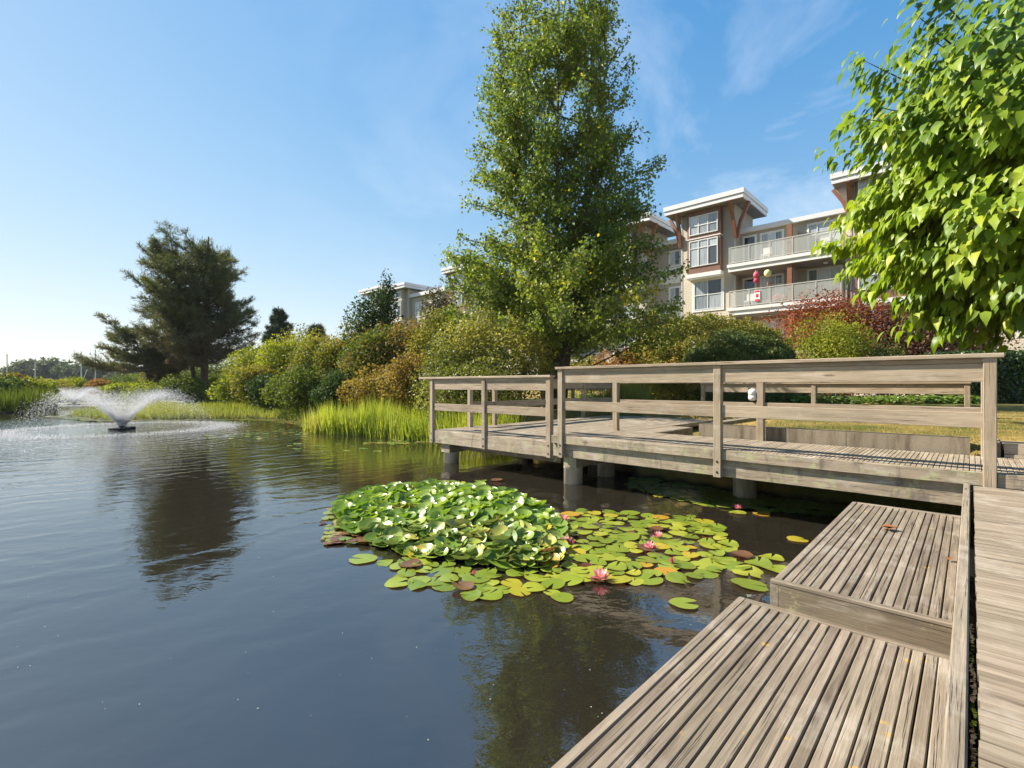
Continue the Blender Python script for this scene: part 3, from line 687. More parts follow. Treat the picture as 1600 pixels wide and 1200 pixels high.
balcony(A, 5.40, 11.75, 8.12, ((8.95, 10.25, .55, 2.15, (.33, .66), (4,)), (10.6, 11.35, .05, 2.15, (), (0,)), (5.75, 7.5, .35, 2.15, (.33, .72), ())))
balcony(A, 22.2, 28.5, 25.3, ((23, 25, .55, 2.15, (.5,), ()), (26, 28, .35, 2.15, (.5,), ())))
for z in (10.65, 7.9, 4.9): window(A, 16.05, 16.85, -.8, z, z + 1.05, (.5,), (), .10, dark=(0,))
parts(A, 'wall_panel', M['white'], (15.55, 17.75, -.8, -.76, 9.3, 10.5), (15.55, 17.75, -.8, -.76, 6.4, 7.7))
for x in (-6.5, -3.5, -.8):
    for z in (9.9, 7.0, 4.1, 1.6): window(A, x, x + 1.7, -.6, z, z + 1.4, (.5,), (.6,), .1)
for x in (19.3, 16.2, 23.5, 26.5, 30, 33.5):
    for z in ((3.95,) if x < 22 else (3.95, 7.0, 9.9)): 
        if not (18 < x < 22): window(A, x, x + 1.5, -.8, z, z + 1.45, (.5,), (.6,), .1)
part(A, 'downpipe', M['alu'], (5.30, 5.38, .62, .70, .6, 9.0)); part(A, 'downpipe', M['alu'], (15.36, 15.44, -.3, -.2, .6, 12.2))
for a_ in (9.5, 6.4):
    for z in (8.93, 6.08):
        q = MB(); q.lathe(W(34.4, a_, z - .10), [(0, .06), (.03, .13), (.09, .14)], 10); q.build('ceiling_lamp', M['white'], A, True)
Bd = thing('apartment_building', W(33, 52, .9), 'farther beige apartment block with flat white roofs behind the rusty shrubs', 'building')
parts(Bd, 'wall', M['siding'], (42.5, 49.3, -4, .2, .5, 11.9), (57.3, 62, -4, -1, .5, 11))
parts(Bd, 'parapet', M['fascia'], (42.3, 49.2, -4, .5, 11.95, 12.35), (57.3, 62, -4, -.6, 11, 11.3))
tower(Bd, 48.9, 53.0, 49.5, 51.9, zr=12.95, braces=False, cream=True, over=.7)
tower(Bd, 53.6, 57.4, 54.2, 56.6, zr=13.3, braces=False, cream=True, over=1.0)
window(Bd, 46.6, 47.9, .2, 9.6, 11.2, (.5,), (.6,), .1, dark=(0,)); window(Bd, 43.3, 44.6, .2, 10.2, 11.2, (.5,), (), .1, dark=(0, 1))
# hanging lanterns, banner and pot on the middle balcony
def lantern(px_a, z, r, label, stops, tail):
    root = thing('hanging_lantern', W(33.55, px_a, z), label, 'lantern')
    for i, (c, zz, rr) in enumerate(stops):
        q = MB(); q.lathe(W(33.55, px_a, z + zz), [(-rr, rr * .35), (-rr * .7, rr * .8), (0, rr), (rr * .7, rr * .8), (rr, rr * .35)], 12); q.build('shade', plain('lantern cloth %d' % i, c, .6, .2), root, True)
    q = MB(); q.tube([W(33.55, px_a, z - tail), W(33.55, px_a, 8.98)], [.008, .008], 4); q.build('cord', M['steel'], root)
    q = MB(); q.lathe(W(33.55, px_a, z - tail), [(-.12, .02), (.0, .05), (.14, .03)], 6); q.build('tassel', plain('lantern tassel', (.45, .18, .03), .7, .2), root)
lantern(10.02, 8.42, .18, 'round pink and red cloth lanterns hanging in a column from the balcony', [((.55, .10, .14), .16, .19), ((.42, .04, .09), -.2, .17), ((.6, .25, .25), .38, .10)], .75)
lantern(9.35, 8.58, .18, 'single pale yellow striped lantern hanging from the balcony', [((.62, .60, .30), 0, .22)], .7)
bn = thing('cloth_banner', W(33.3, 9.9, 7.2), 'small white and red cloth banner hung on the balcony glass', 'banner')
part(bn, 'cloth', plain('banner white', (.75, .70, .68), .8, .1), (9.74, 10.06, 1.665, 1.675, 6.95, 7.55))
part(bn, 'print', plain('banner red', (.55, .05, .06), .8, .1), (9.76, 10.04, 1.676, 1.680, 7.42, 7.53), (9.82, 9.98, 1.676, 1.680, 7.10, 7.32), (9.76, 10.04, 1.676, 1.680, 6.86, 6.99))

def chair(a, z, label):
    rt = thing('balcony_chair', W(34.1, a, z), label, 'chair')
    part(rt, 'seat', M['white'], (a - .25, a + .25, .65, 1.15, z + .40, z + .45)); part(rt, 'backrest', M['white'], (a - .25, a + .25, .60, .65, z + .46, z + .95))
    for x, y in ((-.24, .67), (.20, .67), (-.24, 1.10), (.20, 1.10)): part(rt, 'leg', M['white'], (a + x, a + x + .04, y, y + .04, z + .001, z + .399))
chair(9.6, 9.45, 'white chair on the top balcony left of the cedar post'); chair(6.4, 9.45, 'white chair on the top balcony at the right unit'); chair(10.6, 6.60, 'white chair on the middle balcony behind the banner')
def pot(a, z, label, mat, seed):
    rt = thing('potted_plant', W(33.8, a, z), label, 'potted plant'); q = MB(); c = W(33.8, a, z); q.lathe(c, [(.0, .13), (.28, .18), (.32, .18)], 12); q.build('pot', M['brown'], rt, True)
    rr_ = np.random.default_rng(seed); d_ = sphere_dirs(160); d_[:, 2] = abs(d_[:, 2]); P_ = np.array(c) + np.array([0, 0, .32]) + d_ * rr_.uniform(.1, .33, 160)[:, None]; cloud('leaves', P_, d_ + rr_.normal(size=(160, 3)) * .5, sphere_dirs(160), .10, LEAF4, mat, rt)
pot(8.85, 6.60, 'pink flowering pot plant on the middle balcony right of the banner', M['flowerpink'], 1); pot(5.9, 9.45, 'leafy green pot plant at the right end of the top balcony', L['green'], 2); pot(7.3, 6.60, 'leafy pot plant on the middle balcony right of the cedar post', L['green'], 3)

# ------------------------------------------------------------------ plants
def conifer(name, X, Y, zb, H, prof, label, mat, trunks, n_br=90, tufts=6500, size=.30, elev=(15, 45), seed=1, mat2=None, old_below=0.0, cat='tree', side=None):
    """prof: list of (height fraction, left reach, right reach)"""
    root = thing(name, (X, Y, zb), label, cat); r = np.random.default_rng(seed); b = MB(); tips = []; tdirs = []
    hs = [p[0] for p in prof]; Lf = [p[1] for p in prof]; Rf = [p[2] for p in prof]
    for ti, (pts, r0) in enumerate(trunks):
        pts = [Vector(p) for p in pts]; nseg = len(pts)
        b.tube(pts, [r0 * (1 - .85 * i / (nseg - 1)) for i in range(nseg)], 8)
        zs = [p.z for p in pts]
        def at(z):
            for i in range(nseg - 1):
                if z <= pts[i + 1].z: t = (z - pts[i].z) / (pts[i + 1].z - pts[i].z); return pts[i].lerp(pts[i + 1], max(0, t))
            return pts[-1]
        nb = int(n_br / len(trunks))
        for k in range(nb):
            hf = hs[0] + (hs[-1] - hs[0]) * ((k + r.random()) / nb); z = zb + H * hf * .93
            if z > pts[-1].z: z = pts[-1].z - r.random() * .5
            p0 = at(z); az = r.uniform(0, 2 * math.pi); cx2 = math.cos(az)
            edge = np.interp(hf, hs, Lf) if cx2 < 0 else np.interp(hf, hs, Rf)
            rad = edge if side is None else edge
            ln = rad * r.uniform(.62, 1.05); off = abs(p0.x - X) * (-1 if (p0.x - X) * cx2 > 0 else 1) * abs(cx2); ln = max(.15, ln + off * .8)
            el = R(r.uniform(*elev)) * (0.4 + .9 * hf)
            d = Vector((math.cos(az), math.sin(az), 0)); pr = []
            for t in np.linspace(0, 1, 5):
                pr.append(p0 + d * ln * t + Vector((0, 0, math.tan(el) * ln * t * (.55 + .45 * t) - .06 * ln * math.sin(t * 3.1))))
            b.tube(pr, [.018 + .028 * ln * .35 * (1 - t) for t in np.linspace(0, 1, 5)], 5, False)
            m_ = max(6, int(ln * 7))
            for j in range(m_ * 2):
                t = .15 + .85 * (j + r.random()) / (m_ * 2); t = min(t, .999); i = min(3, int(t * 4)); q = pr[i].lerp(pr[i + 1], t * 4 - i)
                sa = az + r.choice((-1, 1)) * r.uniform(.5, 1.2); sl_ = r.uniform(.25, .65) * (1.25 - t * .5) * min(1.3, .5 + ln * .25)
                e = q + Vector((math.cos(sa), math.sin(sa), r.uniform(-.35, .95))) * sl_
                b.tube([q, e], [.012, .005], 3, False)
                for w_ in np.linspace(.35, 1, 4):
                    tips.append(tuple(q.lerp(e, float(w_)))); dd = (e - q).normalized() + Vector((0, 0, .5)); tdirs.append(tuple(dd))
            for w_ in (.8, .9, 1.0): tips.append(tuple(pr[-1].lerp(pr[-2], 1 - w_))); tdirs.append(tuple((pr[-1] - pr[-2]).normalized() + Vector((0, 0, .5))))
    b.build('trunk', M['barkpine'], root)
    tips = np.array(tips); tdirs = norm(np.array(tdirs)); 
    rep = max(2, int(round(tufts * 13 / len(tips))))
    P = np.repeat(tips, rep, 0) + r.normal(size=(len(tips) * rep, 3)) * size * .22; T = norm(np.repeat(tdirs, rep, 0) + r.normal(size=(len(P), 3)) * .62); N = sphere_dirs(len(P))
    tint = np.clip(lownoise(P, .8, seed) * .6 + r.random(len(P)) * .4, 0, 1); S = size * r.uniform(.6, 1.2, len(P))
    if mat2 is not None:
        o_ = (P[:, 2] - zb) / H + r.normal(size=len(P)) * .10 < old_below
        cloud('needles', P[o_], T[o_], N[o_], S[o_] * .85, LEAFN, mat2, root, tint[o_]); P, T, N, S, tint = P[~o_], T[~o_], N[~o_], S[~o_], tint[~o_]
    cloud('needles', P, T, N, S, LEAFN, mat, root, tint)
    return root
LEAFN = (np.array([(0, .07, 0), (0, -.07, 0), (1, 0, 0)]), np.array([(0, 1, 2)]))
Y1 = 34; X1 = D(318, Y1); zb1 = .55; s1 = Y1 / 770
tr = [([(X1, Y1, .3), (X1 + .05, Y1, 2.2), (X1 + .15, Y1, 5), (X1 + .3, Y1, 8.5), (X1 + .35, Y1, 11.8)], .30),
      ([(X1 - .1, Y1, .5), (X1 - .75, Y1 + .1, 2.2), (X1 - 1.1, Y1 + .2, 4.0), (X1 - 1.7, Y1 + .3, 6.8), (X1 - 2.2, Y1 + .2, 10.6)], .19)]
conifer('pine_tree', X1, Y1, zb1, 11.0, [(.22, 1.6, 2.6), (.31, 3.6, 3.5), (.42, 3.9, 3.3), (.55, 3.8, 3.1), (.70, 3.8, 2.7), (.83, 3.7, 2.5), (.93, 3.0, 2.0), (1, 1.4, 1.0)],
        'tall broad dark pine with a forked trunk on the pond bank', L['pine'], tr, 210, 11000, .26, (4, 30), 5, L['pine_old'], .42)
Y2 = 37; X2 = D(238, Y2)
tr = [([(X2, Y2, .4), (X2 - .2, Y2, 1.8), (X2 - .6, Y2, 3.4), (X2 - 1.6, Y2, 5.6)], .17), ([(X2 + .2, Y2, .5), (X2 + .5, Y2, 2.0), (X2 + 1.0, Y2, 3.6)], .12)]
conifer('pine_tree', X2, Y2, .6, 6.2, [(.22, 3.9, 2.0), (.45, 4.0, 2.4), (.7, 3.0, 2.2), (.9, 2.2, 1.2), (1, .8, .5)], 'low leaning pine with level branches left of the tall pine', L['pine'], tr, 70, 5200, .26, (0, 25), 8, L['pine_old'], .38)
def simple_conifer(px, w, ytop, Y, label, seed, mat=None, zb=.8):
    X = D(px, Y); H = ZH(ytop, Y) - zb; hw = w * Y / 770 / 2
    conifer('pine_tree', X, Y, zb, H, [(.15, hw * .9, hw), (.4, hw, hw), (.7, hw * .75, hw * .8), (.9, hw * .35, hw * .4), (1, .2, .2)], label, mat or L['fir'], [([(X, Y, zb - .3), (X, Y, zb + H * .5), (X, Y, zb + H)], .2)], 80, 4200, .34, (15, 40), seed)
simple_conifer(435, 52, 478, 52, 'small dark pine rising behind the shrubs right of the tall pine', 21)
simple_conifer(494, 34, 506, 44, 'tiny dark evergreen top above the middle shrubs', 22)

# tall central broadleaf tree
Yc = 17.0; Xc = D(868, Yc); zc0 = float(ground_z(Xc, Yc))
PR = [(2.3, 3.0, 3.0), (3.0, 3.6, 3.9), (4.2, 3.7, 4.35), (5.2, 3.9, 4.0), (6.0, 3.85, 3.2), (7.1, 3.2, 2.95), (8.4, 2.9, 3.15), (9.3, 2.9, 3.1), (10.5, 2.65, 2.6), (11.8, 2.55, 2.4), (13.2, 2.5, 2.35), (14.6, 2.3, 2.1), (15.8, 1.6, 1.5), (16.8, .4, .4)]
ct = thing('broadleaf_tree', (Xc, Yc, zc0), 'tall many stemmed broadleaf tree in the centre with yellowing leaves', 'tree')
r = np.random.default_rng(42); b = MB(); LP = []; LT = []; br_mb = MB()
ph = [p[0] for p in PR]
stems = [(-.55, 14.6, -1.1), (.0, 16.2, .1), (.5, 15.2, 1.1), (-.25, 12.5, -1.7), (.25, 13.0, 1.7)]
for si, (dx, top, tx) in enumerate(stems):
    y0 = Yc + r.uniform(-.3, .3); pts = [Vector((Xc + dx * .45, y0, zc0 - .2)), Vector((Xc + dx * .8, y0, 2.4)), Vector((Xc + dx + tx * .3, y0 + .1, 5.5)), Vector((Xc + dx + tx * .6, y0 + r.uniform(-.3, .3), 9)), Vector((Xc + dx * .6 + tx, y0 + r.uniform(-.6, .6), top))]
    b.tube(pts, [.17, .13, .09, .055, .015], 8)
    nb = 62
    for k in range(nb):
        z = 2.3 + (top - 2.3) * ((k + r.random()) / nb) ** 1.12
        for i in range(4):
            if z <= pts[i + 1].z: p0 = pts[i].lerp(pts[i + 1], (z - pts[i].z) / (pts[i + 1].z - pts[i].z)); break
        az = r.uniform(0, 2 * math.pi); d = Vector((math.cos(az), math.sin(az), 0))
        zt = z + 1.2; edge = np.interp(zt, ph, [p[1] for p in PR]) if d.x < 0 else np.interp(zt, ph, [p[2] for p in PR])
        lnn = edge * r.uniform(.55, 1.04) - (p0.x - Xc) * d.x * .9; lnn = max(.3, lnn); el = R(r.uniform(12, 50))
        pr = [p0 + d * lnn * t + Vector((0, 0, min(1.9, math.tan(el) * lnn) * t * (1.25 - .45 * t))) for t in (0, .33, .66, 1.0)]
        br_mb.tube(pr, [.034, .024, .014, .006], 5, False)
        ms = max(6, int(lnn * 8.5))
        for j in range(ms):
            t = .22 + .78 * (j + r.random()) / ms; i = min(2, int(t * 3)); q = pr[i].lerp(pr[i + 1], t * 3 - i)
            e = q + Vector((r.normal(), r.normal(), r.normal() * .7 + .25)).normalized() * r.uniform(.25, .65)
            br_mb.tube([q, e], [.008, .003], 3, False)
            nl = 17
            for _ in range(nl):
                w_ = r.random(); LP.append(np.array(q.lerp(e, w_)) + r.normal(size=3) * .10); LT.append((r.normal() * .7, r.normal() * .7, -.6 + r.normal() * .35))
# stray branch on the right side near the top
for (x1, z1_) in ((D(1036, Yc), 9.3), (D(1020, Yc), 8.6), (D(1065, Yc), 3.5), (D(697, Yc), 6.1), (D(1062, Yc), 4.4), (D(1040, Yc), 3.9), (D(705, Yc), 5.0), (D(700, Yc), 4.2), (D(1020, Yc), 5.6)):
    p0 = Vector((Xc + (.8 if x1 > Xc else -.6), Yc, z1_ - 1.5)); e0 = Vector((x1, Yc, z1_))
    br_mb.tube([p0, p0.lerp(e0, .5) + Vector((0, 0, .1)), e0], [.03, .02, .006], 5, False)
    for j in range(520):
        w_ = .35 + .65 * r.random(); LP.append(np.array(p0.lerp(e0, w_)) + r.normal(size=3) * np.array([.22, .25, .26]) * (1.25 - w_ * .7)); LT.append((r.normal() * .7, r.normal() * .7, -.6))
b.build('trunk', M['bark'], ct, True); o = br_mb.build('branch', M['bark'], ct); o['kind'] = 'stuff'
LP = np.array(LP); LT = np.array(LT); tint = np.clip(lownoise(LP, .55, 9) * .50 + r.random(len(LP)) ** 1.5 * .42, 0, .95); tint[r.random(len(LP)) < .012] = 1
# yellower branches low on the right
yl = (LP[:, 0] > D(940, Yc)) & (LP[:, 2] > 3.2) & (LP[:, 2] < 5.4); tint[yl] = np.clip(tint[yl] + .25, 0, .99)
cloud('foliage', LP, LT, sphere_dirs(len(LP)), .115 * r.uniform(.7, 1.25, len(LP)), LEAF4, L['poplar'], ct, tint)
print('central leaves', len(LP))

# big-leaved tree reaching in from the right
cq = thing('catalpa_tree', (8.75, 7.2, .85), 'large leaved bright green tree leaning in over the walkway from the right', 'tree')
Cc = np.array([8.75, 7.2, 4.65]); Rc = np.array([3.3, 3.3, 2.5]); r = np.random.default_rng(77)
b = MB(); b.tube([(8.6, 7.2, .6), (8.55, 7.2, 2.2), (8.6, 7.3, 4), (8.7, 7.3, 6)], [.22, .18, .13, .05], 10)
LP = []; LT = []; LN = []; LS = []
nbr = 780
for k in range(nbr):
    d = norm(r.normal(size=3)); 
    if d[2] < -.85: continue
    if d[0] * .5 + d[1] * .5 > .72: continue
    lob = r.random(); Cl, Rl = (Cc, Rc) if lob < .5 else ((np.array([8.8, 6.9, 3.45]), np.array([3.0, 2.7, 1.5])) if lob < .74 else (np.array([8.8, 7.6, 6.3]), np.array([3.1, 3.0, 2.2])))
    q = r.uniform(.80, 1.07); tip = Cl + d * Rl * q * (1 + .10 * math.sin(7 * d[0] + 3 * d[2]))
    p0 = Cc + d * Rc * .25 + np.array([0, 0, -.3]); mid = (p0 + tip) / 2 + np.array([0, 0, .25])
    if k % 2 == 0: b.tube([tuple(p0), tuple(mid), tuple(p0 * .01 + mid * .14 + tip * .85)], [.035, .02, .005], 5, False)
    out = norm(d * np.array([1, 1, .35]) + np.array([0, 0, -.15]))
    for j in range(120):
        w_ = r.random() ** .62; pos = p0 * (1 - w_) ** 2 + mid * 2 * w_ * (1 - w_) + tip * w_ ** 2
        if np.linalg.norm((pos - Cc) / Rc) < .45: continue
        sd_ = np.cross(out, (0, 0, 1.0)); sd_ = norm(sd_) * r.choice((-1, 1))
        pos = pos + (sd_ * r.uniform(0, .36) + r.normal(size=3) * .13) * (1.0 if w_ < .75 else .55)
        T = norm(out * r.uniform(.5, 1.1) + sd_ * r.uniform(-.1, .7) + np.array([0, 0, -.55 - .3 * r.random()])); 
        LP.append(pos); LT.append(T); LN.append(norm(out * .18 + np.array([0, 0, .95]) + r.normal(size=3) * .27)); LS.append(.10 + .16 * r.random() ** 1.2)
b.build('trunk', M['bark'], cq, True)
LP = np.array(LP); LT = np.array(LT); LN = np.array(LN); LS = np.array(LS)
pxs = 800 + 770 * LP[:, 0] / LP[:, 1]; pys = 602 - 770 * (LP[:, 2] - EYE) / LP[:, 1]
score = LS / LP[:, 1]; score[(pxs > 1590) | (pys < 70)] = 0
# only leaves on the side that shows
tocam = norm(np.array([0, 0, EYE]) - Cc); outer = np.linalg.norm((LP - Cc) / Rc, axis=1); score[(((LP - Cc) @ tocam) < .8) | (outer < .95)] = 0
top300 = np.argsort(-score)[:290]; rest = np.ones(len(LP), bool); rest[top300] = False
tint = np.clip(lownoise(LP, .8, 4) * .5 + r.random(len(LP)) * .5, 0, 1)
cloud('foliage', LP[rest], LT[rest], LN[rest], LS[rest], BIG, L['catalpa'], cq, tint[rest], smooth=True)
lm = []
for dr, fo in ((.35, .10), (.22, .2), (.5, .05), (.3, .3)):
    V, F = big_leaf(dr, fo); lm.append(np_mesh('leaf', V, F, L['catalpa_part'], smooth=True))
for i in top300:
    T = Vector(LT[i]).normalized(); B_ = Vector(LN[i]).cross(T).normalized(); N_ = T.cross(B_)
    o = link('leaf', lm[int(i) % 4], cq); m4 = Matrix((T, B_, N_)).transposed().to_4x4() @ Matrix.Scale(float(LS[i]), 4); m4.translation = Vector(LP[i]) - cq.location; o.matrix_basis = m4
print('catalpa leaves', len(LP))

bush('shrub', 735, 120, 478, 15.6, 'pale leaved tall shrub left of the central tree trunk', 'shrub', L['willow'], 8500, .085, depth=2.0, zbase=.1, lumps=24, droop=.3)
bush('shrub', 805, 110, 500, 15.0, 'pale leaved shrub between the low platform railing and the central trunk', 'shrub', L['willow'], 8000, .085, depth=1.8, zbase=.1, lumps=22, droop=.3)
bush('shrub', 695, 80, 530, 15.0, 'yellowish leaved shrub beside the rusty shrubs, behind the platform corner', 'shrub', L['willow'], 5000, .08, depth=1.4, zbase=.05, lumps=18, droop=.3)
bush('shrub', 735, 150, 565, 13.9, 'low pale green shrub at the left corner of the low platform', 'shrub', L['willow'], 9000, .075, depth=1.2, zbase=.02, lumps=24, droop=.3)
SB = 'shrubs massed along the left bank'
bl = [(652, 150, 508, 21, 'large rusty brown shrub below the far apartment block', 'rust', 12000), (700, 110, 490, 19.5, 'tall brownish shrub close to the central tree', 'olive', 8000),
      (600, 110, 520, 20.5, 'green brown shrub between the dark green bush and the rusty one', 'green', 9000), (610, 120, 575, 18.8, 'low purplish brown shrub just behind the bright reeds', 'rust', 7000),
      (545, 90, 515, 24, 'olive shrub topped with yellow leaves in the middle of the bank', 'olive', 7000), (500, 90, 532, 25, 'brown tinged shrub below the tiny evergreen top', 'olive', 6500),
      (548, 90, 585, 20.0, 'very dark green bush at the left end of the bright reeds', 'dark', 7000), (455, 90, 535, 27, 'yellow green shrub below the small dark pine', 'lime', 6500),
      (405, 80, 545, 29, 'sunny yellow green shrub right of the tall pine', 'lime', 5500), (470, 95, 580, 22.5, 'mid green bush above the pale bank grass', 'green', 6500),
      (425, 70, 590, 24.5, 'dark low bush over the pale bank grass, right of the pine', 'dark', 4500), (372, 70, 590, 28, 'small light green bush close right of the pine trunk', 'lime', 4000),
      (285, 70, 592, 31, 'round green bush close left of the pine trunk', 'green', 4500), (225, 60, 603, 30, 'low bright bush below the leaning pine', 'lime', 3000), (335, 50, 588, 40, 'hazy green bush behind the pine trunk', 'green', 3000)]
bl += [(215, 90, 585, 52, 'green hazy shrub far behind the leaning pine', 'green', 3500), (275, 90, 572, 50, 'olive hazy shrub far behind the two pines', 'olive', 3500), (340, 100, 564, 49, 'green hazy shrub far behind the tall pine trunk', 'green', 3500), (392, 80, 562, 45, 'tall hazy shrub behind the sunny shrubs', 'olive', 3500), (480, 120, 520, 29, 'tall olive shrub at the back of the bank under the tiny evergreen', 'olive', 6500), (660, 110, 560, 17.6, 'rusty low shrub right behind the reeds, near the platform', 'rust', 7000), (400, 60, 575, 25.5, 'olive shrub in front of the sunny yellow green one', 'olive', 3500), (575, 80, 545, 21.5, 'brown leaved shrub below the dark small tree', 'rust', 6000)]
for px, w_, yt, Y, lab, mt, n_ in bl:
    bush('shrub', px, w_, yt, Y, lab, 'shrub', L[mt], int(n_ * 2.0), .065 + .0021 * Y, depth=w_ * Y / 770 * .7, zbase=float(ground_z(D(px, Y), Y)) - .05, group=SB, lumps=34)
bush('broadleaf_tree', 585, 78, 462, 24, 'dark small tree at the left end of the far apartment block', 'tree', L['dark'], 8000, .13, zbase=.6, lumps=24)
bush('broadleaf_tree', 605, 26, 440, 24.5, 'thin dark tree top rising against the far white roof', 'tree', L['dark'], 1300, .13, zbase=3.0, lumps=9, ht=4.0)
bush('broadleaf_tree', 690, 55, 458, 27, 'reddish berried tree in front of the far apartment windows', 'tree', leafmat('berry tree leaves', [(0, (.05, .06, .02)), (.6, (.11, .09, .04)), (.85, (.2, .08, .06)), (1, (.35, .04, .05))], .25), 3600, .13, zbase=2.5, lumps=16, ht=4.6)
def dome(name, px, wpx, ytop, Y, label, mat, n, size, depth, zbase, seed):
    X = D(px, Y); w = wpx * Y / 770; h = ZH(ytop, Y) - zbase; root = thing(name, (X, Y, zbase), label, 'shrub'); r = np.random.default_rng(seed)
    d = norm(r.normal(size=(n, 3))); d[:, 2] = np.abs(d[:, 2]) - .12 * r.random(n); d = norm(d)
    bumpy = 1 + .05 * (lownoise(d * 7, 1.0, seed) - .5) * 2 + .045 * (lownoise(d * 24, 1.0, seed + 1) - .5) * 2
    rad = bumpy * (1 - .16 * r.random(n) ** 2.2) + .015 * r.normal(size=n)
    e = np.sign(d) * np.abs(d) ** .86
    P = e * rad[:, None] * np.array([w / 2, depth / 2, h]) + np.array([X, Y, zbase]); P[:, 2] = np.maximum(P[:, 2], zbase + .02)
    N = norm(d / np.array([w / 2, depth / 2, h]) + r.normal(size=(n, 3)) * .38); T = norm(np.cross(N, r.normal(size=(n, 3))) + np.array([0, 0, .35]))
    tint = np.clip(lownoise(P, 1.6, seed) * .55 + r.random(n) * .5, 0, 1)
    cloud('foliage', P, T, N, size * r.uniform(.7, 1.25, n), LEAF4, mat, root, tint); q = MB()
    for k in range(9): a = k * .7; q.tube([(X, Y, zbase - .1), (X + math.cos(a) * w * .2, Y + math.sin(a) * depth * .2, zbase + h * .5), (X + math.cos(a) * w * .36, Y + math.sin(a) * depth * .36, zbase + h * .72)], [.05, .035, .01], 5)
    q.build('branch', M['bark'], root)['kind'] = 'stuff'; return root
# clipped mounds
dome('clipped_shrub', 1106, 272, 498, 22.0, 'large domed yellow green clipped shrub before the apartment block', L['yewy'], 95000, .085, 4.6, .95, 3)
dome('clipped_shrub', 1155, 190, 521, 18.6, 'dark green clipped shrub in front of the yellow green dome', L['yew'], 60000, .075, 3.0, .85, 9)
bush('maple_tree', 1322, 215, 462, 23, 'red brown leaved small maple beside the lower balcony', 'tree', L['maple'], 17000, .11, depth=3.6, zbase=.9, lumps=40, droop=.2)
bush('purple_shrub', 1425, 190, 480, 22, 'dark purple leaved shrub under the large leaved tree', 'shrub', L['purple'], 17000, .12, depth=3.6, zbase=.9, lumps=40)
bush('shrub', 1303, 112, 496, 19, 'upright light green shrub in front of the red brown maple', 'shrub', L['lime'], 9000, .085, depth=2.2, zbase=.9, lumps=28, droop=-.3)
bush('shrub', 1385, 70, 535, 18.6, 'low green shrub at the foot of the purple shrub', 'shrub', L['green'], 3200, .08, depth=1.6, zbase=.9, lumps=16)
bush('shrub', 963, 62, 545, 21, 'small orange leaved shrub below the ground floor window', 'shrub', L['orange'], 4200, .075, depth=1.6, zbase=.9, lumps=18)
bush('shrub', 918, 60, 560, 23, 'olive green shrub right of the central tree trunk', 'shrub', L['olive'], 4200, .10, depth=1.8, zbase=.9, lumps=18)
bush('shrub', 1060, 80, 575, 18.0, 'green shrub foot at the left base of the yellow green dome', 'shrub', L['yewy'], 7000, .075, depth=1.8, zbase=.9, lumps=24)
# hedge
hg = thing('hedge', (17.5, 17.2, .85), 'clipped dark laurel hedge at the right edge of the lawn', 'hedge')
n = 15000; r = np.random.default_rng(5); P = np.stack([r.uniform(15.4, 22, n), r.uniform(16.9, 18.6, n), r.uniform(.9, 2.68, n)], -1); f = r.integers(0, 3, n)
P[f == 0, 1] = 16.9 + r.normal(size=(f == 0).sum()) * .07; P[f == 1, 2] = 2.66 + r.normal(size=(f == 1).sum()) * .05; P[f == 2, 1] = 17.0 + r.normal(size=(f == 2).sum()) * .10
Nn = norm(np.where((f == 1)[:, None], np.array([0, 0, 1.]), np.array([0, -1., .2])) + r.normal(size=(n, 3)) * .6)
cloud('foliage', P, norm(r.normal(size=(n, 3)) + np.array([0, -.3, -.2])), Nn, .11 * r.uniform(.7, 1.2, n), LEAF4, L['hedge'], hg)
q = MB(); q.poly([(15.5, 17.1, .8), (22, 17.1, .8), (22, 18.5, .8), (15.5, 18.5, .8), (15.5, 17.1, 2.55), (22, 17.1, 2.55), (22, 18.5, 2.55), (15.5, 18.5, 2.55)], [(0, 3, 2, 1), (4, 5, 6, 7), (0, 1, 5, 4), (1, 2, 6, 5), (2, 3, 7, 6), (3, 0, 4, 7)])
q.build('shade_core', plain('hedge inner shade', (.015, .018, .008), .95, .05), hg)  # solid box behind the leaves, coloured near-black for the hedge's inner shade

def tuft_field(name, P, h, w, lean, mat, label, cat, parent=None, tint=None, kind='stuff'):
    n = len(P); r = np.random.default_rng(len(name) + n); T = norm(np.stack([r.normal(size=n) * lean, r.normal(size=n) * lean, np.ones(n)], -1)); N = norm(np.stack([r.normal(size=n), r.normal(size=n), np.zeros(n)], -1))
    o = cloud(name, P, T, N, h * r.uniform(.6, 1.15, n), BLADE, mat, parent, tint, wid=w); tag(o, label, cat, None, kind); return o
def along(pts, n, off0, off1, r):
    pts = np.array(pts, float); seg = np.linalg.norm(np.diff(pts, axis=0), axis=1); cs = np.concatenate([[0], np.cumsum(seg)]); t = r.random(n) * cs[-1]
    x = np.interp(t, cs, pts[:, 0]); y = np.interp(t, cs, pts[:, 1]); i = np.clip(np.searchsorted(cs, t) - 1, 0, len(seg) - 1); d = (pts[i + 1] - pts[i]) / seg[i][:, None]
    nrm = np.stack([-d[:, 1], d[:, 0]], -1); o = r.uniform(off0, off1, n); return x + nrm[:, 0] * o, y + nrm[:, 1] * o
r = np.random.default_rng(90)
x, y = along([(-6.35, 17.5), (-4.5, 16.5), (-2.4, 15.2), (-.9, 14.1), (.2, 12.8)], 9000, -1.35, .12, r)
P = np.stack([x, y, np.full(len(x), -.05)], -1)
hh_ = (.58 + .62 * lownoise(P, 2.6, 2)) * r.uniform(.75, 1.2, len(P))
tuft_field('reeds', P, hh_, .020, .15, L['reed'], 'bright yellow green reeds standing at the water edge left of the platform', 'reeds', tint=np.clip(lownoise(P, 2, 5) * .5 + r.random(len(P)) * .5, 0, 1))
